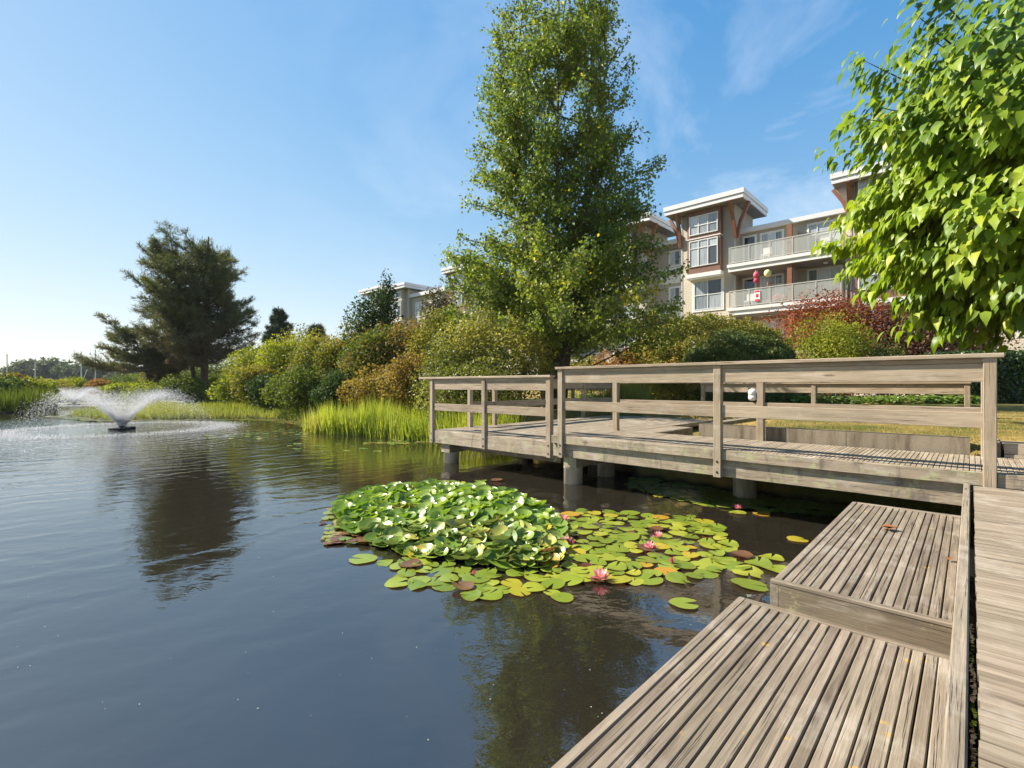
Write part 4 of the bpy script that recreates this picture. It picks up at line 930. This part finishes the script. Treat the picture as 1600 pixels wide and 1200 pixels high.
# left island of reeds and shrubs
x = r.uniform(-36, -28.3, 9000); y = r.uniform(23.5, 33, 9000); s_ = pond_sd(x, y); k_ = (s_ > -.3) & (s_ < 2.2); x, y = x[k_], y[k_]
P = np.stack([x, y, np.full(len(x), -.05)], -1)
tuft_field('reeds', P, 1.5, .05, .16, L['green'], 'darker green reeds on the left bank at the photo edge', 'reeds')
for px, w_, yt, Y, lab, mt in ((10, 60, 588, 32, 'green bush at the far left edge of the pond', 'green'), (50, 55, 594, 33, 'bright green bush on the left point of the bank', 'lime'), (25, 70, 586, 37, 'rusty orange shrub behind the left bank bushes', 'rust'),
                               (80, 60, 594, 47, 'russet shrub row end behind the second fountain', 'olive'), (105, 45, 591, 52, 'pale yellow shrub left of the low far wall', 'lime'), (155, 30, 594, 50, 'small orange shrub right of the low far wall', 'orange'), (-20, 70, 590, 30, 'dark bush cut off by the left photo edge', 'dark'), (190, 46, 600, 40, 'bright low shrub left of the leaning pine trunk', 'lime')):
    bush('shrub', px, w_, yt, Y, lab, 'shrub', L[mt], 3200, .17, zbase=.15 if Y < 36 else .5, group='shrubs on the far left bank', lumps=20)
# bank grasses
x, y = along([(-6.2, 17.9), (-8, 20.2), (-9.9, 21.9), (-11.7, 22.7), (-14.5, 22.2), (-17.5, 21.9), (-22.3, 25)], 15000, -2.4, .15, r)
P = np.stack([x, y, ground_z(x, y) - .03], -1); P = P[P[:, 2] > -.15]; P[:, 2] = np.maximum(P[:, 2], -.02)
tuft_field('bank_grass', P, .32 + .28 * lownoise(P, 1.1, 8), .022, .35, L['bank'], 'pale straw green grass lining the left bank', 'grass', tint=np.clip(lownoise(P, 1.0, 5) * .6 + r.random(len(P)) * .4, 0, 1))
x = r.uniform(-24, -5, 16000); y = r.uniform(22, 40, 16000); s_ = pond_sd(x, y); k_ = (s_ > 1.2); x, y = x[k_], y[k_]; P = np.stack([x, y, ground_z(x, y) - .03], -1)
tuft_field('meadow_grass', P, .40, .04, .4, L['lime'], 'green meadow grass behind the left bank', 'grass')
# lawn blades
n = 26000; uu = 7.8 + 9.5 * r.random(n) ** 1.5; vv = r.uniform(-7, 9, n); k_ = ~((vv > 2.9) & (uu < 13.4)); uu, vv = uu[k_], vv[k_]; k_ = ~((vv < -.2) & (uu < 8.2)); uu, vv = uu[k_], vv[k_]
x = uu * US - vv * UC; y = uu * UC + vv * US; P = np.stack([x, y, ground_z(x, y) - .006], -1)
tn = np.clip(lownoise(P, .7, 31) * .7 + r.random(len(P)) * .35, 0, 1); tuft_field('lawn_grass', P, .055, .007, .6, L['lawn'], 'short sun dried lawn grass behind the kerb wall', 'grass', tint=tn)
# broad ground leaves along the beds
def hostas(x0, x1, y0, y1, n, label, name='ground_plants', mat='hosta', s=.16):
    nc = n // 14; cx3 = r.uniform(x0, x1, nc); cy3 = r.uniform(y0, y1, nc); i = r.integers(0, nc, n); az = r.uniform(0, 6.28, n); rr = r.uniform(.02, .22, n)
    x = cx3[i] + np.cos(az) * rr; y = cy3[i] + np.sin(az) * rr; P = np.stack([x, y, ground_z(x, y) + .05 + .22 * r.random(n)], -1)
    T = np.stack([np.cos(az), np.sin(az), r.uniform(-.2, .7, n)], -1); o = cloud(name, P, T, norm(np.array([0, 0, 1.]) + r.normal(size=(n, 3)) * .35), s * r.uniform(.7, 1.3, n), BIG, L[mat]); tag(o, label, 'plants', None, 'stuff')
hostas(D(1240, 17), D(1520, 17), 16.6, 17.6, 1500, 'row of broad leaved ground plants at the far edge of the lawn')
hostas(D(905, 19), D(952, 19), 18.5, 19.6, 420, 'patch of broad leaved plants seen through the shaded railing')
P = np.stack([r.normal(D(975, 16.6), .34, 1800), r.normal(16.6, .3, 1800), np.full(1800, .88)], -1)
og = thing('ornamental_grass', (D(975, 16.6), 16.6, .88), 'fountain shaped clump of ornamental grass left of the clipped shrubs', 'grass clump')
tuft_field('blades', P, .85, .016, .35, L['bank'], None, None, og)
# stone
q = MB(); c = Vector((D(268, 27), 27, .35)); st = bpy.data.meshes.new('boulder')
import bmesh
bmx = bmesh.new(); bmesh.ops.create_icosphere(bmx, subdivisions=3, radius=.75)
for v_ in bmx.verts: v_.co = Vector((v_.co.x * 1.1, v_.co.y * .7, v_.co.z * .55)) * (1 + .16 * math.sin(v_.co.x * 5 + 1) * math.cos(v_.co.z * 6))
bmx.to_mesh(st); bmx.free(); st.materials.append(concrete('grey boulder', (.13, .13, .125), (.24, .24, .23), (.09, .09, .085))); tag(link('boulder', st, None, c), 'grey boulder in the grass near the tall pine', 'rock')

# far shore: hazy trees, masts, low wall
r = np.random.default_rng(123)
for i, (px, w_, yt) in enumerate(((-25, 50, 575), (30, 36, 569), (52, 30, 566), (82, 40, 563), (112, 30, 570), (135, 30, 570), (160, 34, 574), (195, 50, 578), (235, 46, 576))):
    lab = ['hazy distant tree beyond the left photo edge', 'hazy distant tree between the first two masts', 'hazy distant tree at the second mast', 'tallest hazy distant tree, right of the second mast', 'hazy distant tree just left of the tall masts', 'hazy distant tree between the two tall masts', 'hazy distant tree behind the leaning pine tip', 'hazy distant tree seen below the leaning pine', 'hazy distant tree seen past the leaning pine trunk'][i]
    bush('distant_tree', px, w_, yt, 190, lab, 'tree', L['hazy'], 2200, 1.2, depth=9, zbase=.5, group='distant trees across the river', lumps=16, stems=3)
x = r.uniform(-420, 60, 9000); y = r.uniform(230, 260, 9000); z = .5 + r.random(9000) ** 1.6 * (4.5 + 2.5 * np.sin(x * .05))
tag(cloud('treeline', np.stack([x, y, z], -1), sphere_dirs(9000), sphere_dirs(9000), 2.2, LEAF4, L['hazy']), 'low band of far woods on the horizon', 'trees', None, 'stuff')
for i, (px, yt, lab) in enumerate(((11, 553, 'sailboat with the leftmost bare mast above the reeds'), (55, 560, 'sailboat with a thin mast before the distant trees'), (127, 549, 'sailboat with the tallest pale mast and a slanting boom'), (149, 546, 'sailboat with a mast beside the leaning pine tip'))):
    Y = 120; X = D(px, Y); rt = thing('sailboat', (X, Y, .5), lab, 'sailboat', 'moored sailboats'); q = MB()
    H_ = ZH(yt, Y); q.tube([(X, Y, .4), (X, Y, H_)], [.14, .09], 6); q.build('mast', M['alu'], rt)
    q = MB(); q.tube([(X, Y, 1.6), (X + 3, Y, 1.7)], [.07, .07], 5); q.tube([(X - .5, Y, H_ * .66), (X + .5, Y, H_ * .66)], [.04, .04], 4); q.build('boom', M['alu'], rt)
    q = MB(); q.tube([(X, Y, H_), (X - 3.3, Y, .9)], [.012, .012], 3); q.tube([(X, Y, H_), (X + 3.6, Y, .9)], [.012, .012], 3); q.build('stay', M['steel'], rt)
    if i == 2: q = MB(); q.tube([(X + .4, Y - 1, .6), (X + 2.3, Y - 1, 5.4)], [.08, .06], 5); q.build('boom', M['white'], rt)
    q = MB(); q.poly([(X - 4, Y, 1.1), (X, Y - 1.2, 1.0), (X + 3.6, Y - .9, 1.0), (X + 3.6, Y + .9, 1.0), (X, Y + 1.2, 1.0), (X - 3.4, Y, .2), (X, Y - .7, .1), (X + 3.2, Y - .5, .1), (X + 3.2, Y + .5, .1), (X, Y + .7, .1)], [(0, 1, 2, 3, 4), (5, 9, 8, 7, 6), (0, 5, 6, 1), (1, 6, 7, 2), (2, 7, 8, 3), (3, 8, 9, 4), (4, 9, 5, 0)]); q.build('hull', M['white'], rt)
lwll = thing('low_wall', (D(141, 56), 56, .6), 'low dark timber wall on the far bank left of the pines', 'wall')
for k in range(8):
    q = MB(); xa = D(118, 56) + k * .46; q.poly([(xa, 56, .3), (xa + .44, 56, .3), (xa + .44, 56.2, .3), (xa, 56.2, .3), (xa, 56, 1.45), (xa + .44, 56, 1.45), (xa + .44, 56.2, 1.45), (xa, 56.2, 1.45)], [(0, 3, 2, 1), (4, 5, 6, 7), (0, 1, 5, 4), (1, 2, 6, 5), (2, 3, 7, 6), (3, 0, 4, 7)]); q.build('board', M['riser'], lwll)

# ------------------------------------------------------------------ fountains
m = NT('fountain water drops'); m.set(.25, .6); m.base((.93, .93, .93)); tr_ = m.n('ShaderNodeBsdfTranslucent'); tr_.inputs[0].default_value = (.9, .9, .92, 1)
mx = m.n('ShaderNodeMixShader'); mx.inputs[0].default_value = .5; m.l(m.b.outputs[0], mx.inputs[1]); m.l(tr_.outputs[0], mx.inputs[2]); m.l(mx.outputs[0], m.o.inputs[0]); DROP = m.m
def fountain_mesh(n, r):
    # parabolic jets: rise to 1.1 m at 1.8 m out, land at 3.6 m
    az = r.uniform(0, 2 * math.pi, n); Lr = 2.65 * r.normal(1, .08, n); Hh = 1.10 * r.normal(1, .09, n); t = r.random(n) ** 2.2
    rad = .06 + Lr * t; z = .12 + 4 * Hh * t * (1 - t) ; j = .015 + .075 * t
    P = np.stack([np.cos(az) * rad, np.sin(az) * rad, z], -1) + r.normal(size=(n, 3)) * j[:, None]
    dz = 4 * Hh * (1 - 2 * t); T = norm(np.stack([np.cos(az) * Lr, np.sin(az) * Lr, dz], -1))
    S = r.uniform(.018, .055, n) * (1 - .4 * t)
    # landing splash
    m_ = int(n * .30); a2 = r.uniform(0, 2 * math.pi, m_); r2 = r.normal(3.1, .38, m_); P2 = np.stack([np.cos(a2) * r2, np.sin(a2) * r2, np.abs(r.normal(0, .022, m_)) + .004], -1)
    T2 = norm(np.stack([r.normal(size=m_), r.normal(size=m_), np.abs(r.normal(size=m_)) * .5], -1)); S2 = r.uniform(.012, .045, m_)
    return np.concatenate([P, P2]), np.concatenate([T, T2]), np.concatenate([S, S2])
DROPT = (np.array([(0, 0, 0), (.5, .12, .06), (.5, -.12, .06), (.5, 0, -.12), (1, 0, 0)]), np.array([(0, 2, 1), (0, 3, 2), (0, 1, 3), (4, 1, 2), (4, 2, 3), (4, 3, 1)]))
r = np.random.default_rng(66); P, T, S = fountain_mesh(52000, r); V, F, tn = cloud_arrays(P, T, sphere_dirs(len(P)), S, DROPT)
spray = np_mesh('spray', V, F, DROP)
for i, (c, lab) in enumerate(((FOUNT, 'nearer fountain throwing a wide white fan of spray'), (FOUNT2, 'farther fountain spraying near the left bank'))):
    ft = thing('fountain', (c[0], c[1], 0), lab, 'fountain', 'floating fountains in the pond')
    o = link('spray', spray, ft); o['kind'] = 'stuff'
    q = MB(); q.lathe((c[0], c[1], 0), [(-.1, .30), (.02, .40), (.06, .39), (.075, .34), (.08, .1)], 20); q.build('float', M['black'], ft)
    q = MB(); q.lathe((c[0], c[1], 0), [(.08, .08), (.14, .07), (.16, .09), (.18, .04)], 12); q.build('nozzle', M['steel'], ft)

# ------------------------------------------------------------------ water lilies
def inpoly(x, y, poly):
    ins = np.zeros(np.shape(x), bool); n = len(poly)
    for i in range(n):
        a = poly[i]; b_ = poly[(i + 1) % n]; ins ^= ((a[1] > y) != (b_[1] > y)) & (x < (b_[0] - a[0]) * (y - a[1]) / (b_[1] - a[1] + 1e-12) + a[0])
    return ins
def pad_mesh(name, mat, curl=.0, n=20, notch=.26, seed=0, cup=0.0, dome=0.0):
    r_ = np.random.default_rng(seed); V = [(0, 0, 0)]; F = []
    for ring, rr in ((1, .55), (2, 1.0)):
        for k in range(n + 1):
            a = notch / 2 + (2 * math.pi - notch) * k / n; q = rr * (1 +   .03 * math.sin(3 * a + seed) + .015 * math.sin(5 * a + 2 * seed) + (.02 * r_.normal() if ring == 2 else 0))
            if k in (0, n): q *= .97
            z = cup * q * q + (curl * math.sin(a * 2 + seed) if ring == 2 else 0) + dome * math.cos(a + seed) * q * abs(math.cos(a + seed)) + .006 * math.sin(7 * a) * q
            V.append((q * math.cos(a), q * math.sin(a), z))
    m_ = n + 1
    for k in range(n):
        F.append((0, 1 + k, 2 + k)); F.append((1 + k, 1 + m_ + k, 2 + m_ + k)); F.append((1 + k, 2 + m_ + k, 2 + k))
    return np_mesh(name, V, F, mat, smooth=True)
def padmat(name, top, edge, under, rough=.22):
    m = NT(name); m.set(rough, .55); oi = m.n('ShaderNodeObjectInfo')
    c = m.ramp(oi.outputs['Random'], top)
    tcn = m.n('ShaderNodeTexCoord'); ln = m.n('ShaderNodeVectorMath', operation='LENGTH'); m.l(tcn.outputs['Object'], ln.inputs[0])
    n_ = m.noise(m.world(), 14, 4, .6); e_ = m.math('MULTIPLY', m.math('SUBTRACT', m.math('ADD', ln.outputs['Value'], m.math('MULTIPLY', n_, .5)), 1.12), 5, clamp=True)
    c = m.mix(m.math('MULTIPLY', e_, .55), c, edge)
    # veins radiating from the stalk
    sp_ = m.n('ShaderNodeSeparateXYZ'); m.l(tcn.outputs['Object'], sp_.inputs[0]); an = m.math('ARCTAN2', sp_.outputs[1], sp_.outputs[0])
    vn = m.math('POWER', m.math('ABSOLUTE', m.math('SINE', m.math('MULTIPLY', an, 7.0))), 18.0); c = m.mix(m.math('MULTIPLY', m.math('SUBTRACT', .10, m.math('MULTIPLY', m.math('SUBTRACT', 1.0, vn), .0)), 1.0), c, c)
    vv_ = m.math('MULTIPLY', m.math('SUBTRACT', 1.0, m.math('MINIMUM', m.math('MULTIPLY', m.math('ABSOLUTE', m.math('SINE', m.math('MULTIPLY', an, 7.0))), 9), 1.0)), .22); c = m.mix(vv_, c, (.35, .42, .12))
    g_ = m.n('ShaderNodeNewGeometry'); c = m.mix(g_.outputs['Backfacing'], c, under); m.base(c)
    tr = m.n('ShaderNodeBsdfTranslucent'); m.l(c, tr.inputs[0]); mx = m.n('ShaderNodeMixShader'); mx.inputs[0].default_value = .22
    m.l(m.b.outputs[0], mx.inputs[1]); m.l(tr.outputs[0], mx.inputs[2]); m.l(mx.outputs[0], m.o.inputs[0]); return m.m
PM = padmat('green lily pad', [(0, (.13, .19, .02)), (.5, (.21, .27, .03)), (.85, (.29, .33, .035)), (1, (.34, .34, .035))], (.30, .22, .03), (.20, .14, .05))
PY = padmat('yellowing lily pad', [(0, (.30, .30, .03)), (.6, (.40, .32, .03)), (1, (.42, .22, .03))], (.45, .18, .03), (.3, .15, .05))
PB = padmat('reddish lily pad', [(0, (.10, .035, .018)), (1, (.18, .10, .045))], (.12, .05, .03), (.22, .07, .05))
PC = padmat('glossy lily leaf', [(0, (.09, .17, .018)), (.4, (.17, .26, .026)), (.78, (.27, .33, .04)), (1, (.42, .36, .07))], (.30, .28, .06), (.20, .26, .06), .36)
pads = {'g': [pad_mesh('lily_pad', PM, .02 + .03 * (s % 3), seed=s, notch=.14 + .08 * s) for s in range(7)] + [pad_mesh('lily_pad', PM, .12, seed=8, dome=.12)], 'y': [pad_mesh('lily_pad', PY, .03, seed=11)], 'b': [pad_mesh('lily_pad', PB, .05, seed=12, cup=.18)],
        'c': [pad_mesh('lily_leaf', PC, .06, seed=s, cup=.12 + .10 * s, n=14, dome=.08 * s) for s in range(4)] + [pad_mesh('lily_leaf', PY, .08, seed=3, cup=.3, n=14)]}
px_poly = lambda pts: np.array([G(a, b_)[:2] for a, b_ in pts])
clump_poly = px_poly([(522, 800), (540, 782), (600, 768), (650, 762), (720, 763), (780, 772), (830, 790), (868, 812), (880, 850), (868, 885), (800, 893), (720, 880), (640, 870), (590, 852), (545, 832)])
flat_poly = px_poly([(868, 812), (905, 798), (1000, 802), (1075, 806), (1122, 822), (1140, 852), (1132, 878), (1105, 905), (1060, 908), (960, 915), (900, 905), (868, 932), (800, 925), (740, 938), (690, 915), (640, 905), (600, 880), (640, 872), (720, 884), (800, 896), (872, 888), (884, 850)])
shade_poly = px_poly([(985, 748), (1090, 752), (1200, 762), (1350, 782), (1480, 800), (1440, 812), (1330, 806), (1200, 800), (1120, 792), (1040, 775), (985, 762)])
def scatter(poly, dmin, tries, r):
    lo, hi = poly.min(0), poly.max(0); out = []
    for _ in range(tries):
        p = lo + (hi - lo) * r.random(2)
        if not inpoly(p[0], p[1], poly): continue
        if out and np.min(np.linalg.norm(np.array(out) - p, axis=1)) < dmin: continue
        out.append(p)
    return out
r = np.random.default_rng(31)
def orient(me, name, parent, pos, rad, yaw, tx, ty):
    o = link(name, me, parent); m4 = Matrix.Translation(Vector(pos) - (rootloc(parent) if parent else Vector((0, 0, 0)))) @ Matrix.Rotation(tx, 4, 'X') @ Matrix.Rotation(ty, 4, 'Y') @ Matrix.Rotation(yaw, 4, 'Z') @ Matrix.Diagonal((rad, rad * r.uniform(.88, 1.0), rad, 1)); o.matrix_basis = m4; return o
GRP = 'flat lily pads floating between the clump and the steps'
fp = scatter(flat_poly, .120, 6000, r); pad_objs = []
def pad_kind():
    q = r.random(); return 'g' if q < .89 else ('y' if q < .955 else 'b')
lab_of = {'g': 'round green lily pad floating flat beside the raised clump', 'y': 'yellowing lily pad among the flat green ones', 'b': 'reddish brown lily pad among the flat green ones'}
fp = sorted(fp, key=lambda p: -p[1])
for i, p in enumerate(fp[-235:]):
    k = pad_kind(); ms = pads[k]; rad = r.uniform(.055, .125) * (.75 if k == 'b' else 1)
    o = orient(ms[r.integers(len(ms))], 'lily_pad', None, (p[0], p[1], .006 + .004 * (i % 4) + .002 * r.random()), rad, r.uniform(0, 6.28), r.normal() * .03, r.normal() * .03)
    tag(o, lab_of[k], 'lily pad', {'g': GRP, 'y': 'yellowing flat lily pads', 'b': 'reddish flat lily pads'}[k])
print('flat pads', len(fp))
singles = [(567, 875, .125, 'lone pale lily pad floating farthest left, in front of the clump', 'g'), (622, 912, .10, 'two tone lily pad at the lower left of the flat pads, left one', 'g'), (650, 916, .085, 'small lily pad touching the lower left pad on its right', 'g'),
           (642, 886, .10, 'dark red lily pad turned up left of the flat pads', 'b'), (1069, 945, .10, 'solitary bent green pad nearest the lower step', 'g'), (879, 935, .085, 'torn green pad floating just below the flat pads', 'g'), (812, 926, .085, 'butterfly shaped yellow pad below the flat pads', 'y'),
           (1096, 788, .11, 'bright pad alone in the dark water before the walkway', 'g'), (1030, 776, .09, 'yellow green pad alone by the shaded pads', 'y'), (1152, 802, .11, 'pad beside the lone pink flower in the dark water', 'g'), (1190, 804, .10, 'half yellow pad right of the lone pink flower', 'y'),
           (1246, 844, .10, 'small yellow green pad near the top left of the higher step', 'y'), (751, 752, .10, 'small pad behind the raised clump, middle of three', 'g'), (720, 755, .09, 'small pad behind the raised clump, left of three', 'g'), (776, 752, .10, 'brownish small pad behind the raised clump, right of three', 'b'),
           (1185, 880, .12, 'pad in the small group left of the higher step, upper', 'g'), (1158, 870, .10, 'brown edged pad in the small group left of the higher step', 'b'), (1170, 896, .13, 'large pad in the small group left of the higher step, lower', 'g'), (1205, 872, .11, 'pad against the side of the higher step', 'g'), (1150, 886, .12, 'pad at the left of the small group by the higher step', 'g'),
           (1172, 915, .14, 'largest pad squeezed in the corner between the two steps', 'g'), (1130, 878, .10, 'pad between the flat pads and the group by the higher step', 'g'), (1212, 890, .12, 'pad tucked under the left edge of the higher step', 'g'), (505, 818, .05, 'tiny brown pad drifting left of the clump', 'b'), (515, 850, .06, 'small orange pad drifting lower left of the clump', 'y')]
for px, py, rad, lab, k in singles:
    p = G(px, py); ms = pads[k]; o = orient(ms[r.integers(len(ms))], 'lily_pad', None, (p[0], p[1], .010 + .004 * r.random()), rad, r.uniform(0, 6.28), r.normal() * .04, r.normal() * .04); tag(o, lab, 'lily pad')
# shaded pads: joined
def joined_pads(name, pts, rads, kinds, label, zj=.012):
    Vs = []; Fs = []; n0 = 0; tn = []
    for i, (p, ra) in enumerate(zip(pts, rads)):
        a = np.linspace(.15, 6.13, 11) + r.uniform(0, 6.28); z0 = .006 + zj * r.random()
        v = np.stack([p[0] + np.cos(a) * ra, p[1] + np.sin(a) * ra, z0 + r.normal(size=11) * ra * .05], -1); v = np.vstack([[p[0], p[1], z0], v]); Vs.append(v)
        Fs.append(np.array([(0, k, k + 1) for k in range(1, 11)]) + n0); n0 += 12; tn += [kinds[i]] * 12
    o = link(name, np_mesh(name, np.vstack(Vs), np.vstack(Fs), L['padmix'], tn)); tag(o, label, 'lily pads', None, 'stuff'); return o
L['padmix'] = leafmat('mixed lily pads', [(0, (.07, .13, .02)), (.5, (.12, .19, .03)), (.7, (.26, .26, .06)), (.85, (.24, .12, .06)), (1, (.12, .05, .03))], .2, .28, .5)
sp_ = scatter(shade_poly, .09, 4000, r); joined_pads('shaded_lily_pads', sp_, r.uniform(.07, .12, len(sp_)), r.random(len(sp_)) * .6, 'crowded lily pads in the shade under the walkway')
if len(fp) > 235: joined_pads('floating_lily_pads', fp[:-235], r.uniform(.07, .11, len(fp)), r.random(len(fp)) * .8, 'rear lily pads at the far edge of the flat patch')
x, y = along([(-2.3, 15.0), (-4.5, 16.3), (-6.3, 17.3), (-8, 19.7), (-9.9, 21.4), (-11.7, 22.2), (-14.5, 21.7), (-17.5, 21.4), (-22.5, 24.6)], 1500, -.25, .7, r)
joined_pads('shore_lily_pads', np.stack([x, y], -1), r.uniform(.05, .13, len(x)), np.clip(r.random(len(x)) ** .7, 0, 1), 'brown and pale lily pads littering the waterline of the left bank', .05)
x = np.concatenate([r.normal(G(620, 692)[0], .5, 50), r.normal(G(540, 700)[0], .9, 12), r.normal(G(450, 676)[0], 1.1, 60)]); y = np.concatenate([r.normal(G(620, 692)[1], .22, 50), r.normal(G(540, 700)[1], .4, 12), r.normal(G(450, 676)[1], 1.0, 60)])
joined_pads('drifting_lily_pads', np.stack([x, y], -1), r.uniform(.04, .11, len(x)), .35 + .45 * r.random(len(x)), 'thin scatter of small pads drifting off the bright reeds')
# raised clump
clump = thing('water_lily_clump', (*clump_poly.mean(0), 0), 'raised clump of glossy cupped lily leaves standing above the water', 'water lilies')
cp = scatter(clump_poly, .054, 14000, r); cen = clump_poly.mean(0); cp = sorted(cp, key=lambda p: p[1]); mods = []
for i, p in enumerate(cp):
    edge = min(1, .05 + 1.9 * min(np.min(np.linalg.norm(clump_poly - p, axis=1)), .6)); z = .015 + r.random() ** .9 * .115 * edge; tl = r.normal(0, .30, 2) * (.4 + .6 * edge); rad = r.uniform(.065, .115)
    if i < 290:
        ms = pads['c']; me_ = ms[4] if r.random() < .08 else ms[r.integers(4)]
        orient(me_, 'lily_leaf', clump, (p[0], p[1], z), rad, r.uniform(0, 6.28), tl[0] + .08, tl[1] - .06)
    else: mods.append((p, z, rad, tl))
if mods:
    Vs, Fs, tn, n0 = [], [], [], 0
    for p, z, rad, tl in mods:
        n_ = 12; a = np.linspace(.15, 6.13, n_); cup = r.uniform(.15, .5)
        v = np.vstack([[0, 0, 0], np.stack([np.cos(a) * .6, np.sin(a) * .6, np.full(n_, cup * .36)], -1), np.stack([np.cos(a), np.sin(a), cup + .08 * np.sin(2 * a)], -1)]) * rad
        mt = np.array((Matrix.Rotation(tl[0] + .08, 3, 'X') @ Matrix.Rotation(tl[1] - .06, 3, 'Y') @ Matrix.Rotation(r.uniform(0, 6.28), 3, 'Z'))); v = v @ mt.T + np.array([p[0], p[1], z]) - np.array(clump.location)
        f = [(0, k, k + 1) for k in range(1, n_)] + [(k, n_ + k, n_ + k + 1) for k in range(1, n_)] + [(k, n_ + k + 1, k + 1) for k in range(1, n_)]
        Vs.append(v); Fs.append(np.array(f) + n0); n0 += len(v); tn += [min(1, r.random() * .75 + (.25 if r.random() < .12 else 0))] * len(v)
    o = link('lily_leaves', np_mesh('lily_leaves', np.vstack(Vs), np.vstack(Fs), leafmat('clump lily leaves', [(0, (.10, .18, .022)), (.4, (.19, .28, .035)), (.78, (.28, .35, .06)), (1, (.46, .31, .09))], .3, .3, .55), tn, True), clump); o['kind'] = 'stuff'
q = MB()
for p in cp[::2]: q.tube([(p[0], p[1], -.1), (p[0] + r.normal() * .03, p[1] + r.normal() * .03, .09)], [.004, .004], 3, False)
q.build('stalk', plain('lily stalks', (.13, .15, .04), .6, .3), clump)['kind'] = 'stuff'
print('clump leaves', len(cp))
# brown withered edge left of the clump
x = r.uniform(G(520, 800)[0], G(575, 800)[0], 120); pts = [G(a, b_)[:2] for a, b_ in zip(r.uniform(512, 590, 110), r.uniform(795, 850, 110))]
pts = [p for p in pts]; joined_pads('withered_lily_pads', pts, r.uniform(.03, .08, len(pts)), .5 + .5 * r.random(len(pts)), 'withered brown and cream lily leaves at the left edge of the clump', .03)

# lily flowers
PET = (np.array([(0, 0, 0), (.5, .17, -.02), (.5, -.17, -.02), (1, 0, .16), (.5, 0, -.07)]), np.array([(0, 4, 1), (0, 2, 4), (4, 3, 1), (4, 2, 3)]))
def lily(px, py, s, label, bud=False, z=.03):
    p = G(px, py, z); s *= 1.02; rt = thing('water_lily_flower', (p[0], p[1], z), label, 'flower', 'pink water lily flowers'); Pp = []; Tt = []; Nn_ = []; Ss = []; tt = []
    for ring, (el, n_, sc) in enumerate(((12, 9, 1.0), (38, 9, .92), (62, 8, .75)) if not bud else ((72, 7, 1.0), (80, 6, .9))):
        for k in range(n_):
            a = 6.283 * (k + .5 * ring) / n_ + r.normal() * .08; e = R(el + r.normal() * 5); d = np.array([math.cos(a) * math.cos(e), math.sin(a) * math.cos(e), math.sin(e)])
            Pp.append(np.array(p) + d * s * .1); Tt.append(d); Nn_.append(np.array([-math.cos(a) * math.sin(e), -math.sin(a) * math.sin(e), math.cos(e)])); Ss.append(s * sc * r.uniform(.9, 1.1)); tt.append(np.clip(.3 + .3 * ring + r.normal() * .15, 0, 1) if not bud else .1)
    o = cloud('petals', np.array(Pp), np.array(Tt), np.array(Nn_), np.array(Ss), PET, M['flowerpink'], rt, np.array(tt), stuff=False)
    if not bud:
        q = MB(); q.lathe(p, [(0, s * .12), (s * .22, s * .2), (s * .28, s * .05)], 9); q.build('stamens', plain('lily stamens', (.75, .40, .05), .6, .3), rt)
for px, py, s, lab, bd in ((938, 903, .085, 'largest pink water lily flower at the front of the flat pads', False), (861, 842, .07, 'pink water lily flower at the right end of the raised clump, left of a pair', False), (885, 847, .07, 'pink water lily flower, right of the pair by the raised clump', False),
                           (881, 812, .07, 'pink water lily flower at the back where the clump meets flat pads', False), (1015, 855, .07, 'pink water lily flower in the middle right of the flat pads', False), (1028, 838, .06, 'small pink water lily flower behind the middle right one', False),
                           (1153, 794, .06, 'pink water lily flower alone in the dark water before the walkway', False), (1180, 757, .07, 'magenta water lily flower in shade under the walkway beam', False), (1050, 882, .055, 'closed pink lily bud over the front right pads', True),
                           (896, 852, .05, 'closed pale lily bud right of the flower pair', True), (741, 900, .045, 'closed lily bud standing over an orange pad in front of the clump', True)):
    lily(px, py, s, lab, bd)
# floating specks
n = 170; px = r.uniform(20, 1180, n); py = 602 + 1193 / r.uniform(2.1, 9, n); P = np.array([G(a, b_, .003) for a, b_ in zip(px, py)]); 
tag(cloud('floating_specks', P, sphere_dirs(n) * np.array([1, 1, .05]), np.tile([0, 0, 1.], (n, 1)), r.uniform(.003, .009, n), LEAF4, plain('pale floating specks', (.5, .48, .40), .6, .3)), 'tiny pale specks drifting on the dark water', 'specks', None, 'stuff')
# ------------------------------------------------------------------ air
q = MB(); a_, b_, c_, d_, e_, f_ = -600, 560, -330, 720, -1.6, 17.5
q.prism8([(a_, c_, e_), (b_, c_, e_), (b_, d_, e_), (a_, d_, e_), (a_, c_, f_), (b_, c_, f_), (b_, d_, f_), (a_, d_, f_)])
hm = bpy.data.materials.new('thin summer haze'); hm.use_nodes = True; ht = hm.node_tree; ht.nodes.clear(); ho = ht.nodes.new('ShaderNodeOutputMaterial'); pv = ht.nodes.new('ShaderNodeVolumePrincipled')
pv.inputs['Color'].default_value = (.86, .92, 1, 1); pv.inputs['Density'].default_value = .00018; ht.links.new(pv.outputs[0], ho.inputs['Volume'])
hz = q.build('haze', hm); hz['kind'] = 'stuff'; hz['label'] = 'thin pale summer haze over the river and pond'
print('objects', len(bpy.data.objects), 'tris', sum(len(m_.polygons) for m_ in bpy.data.meshes))
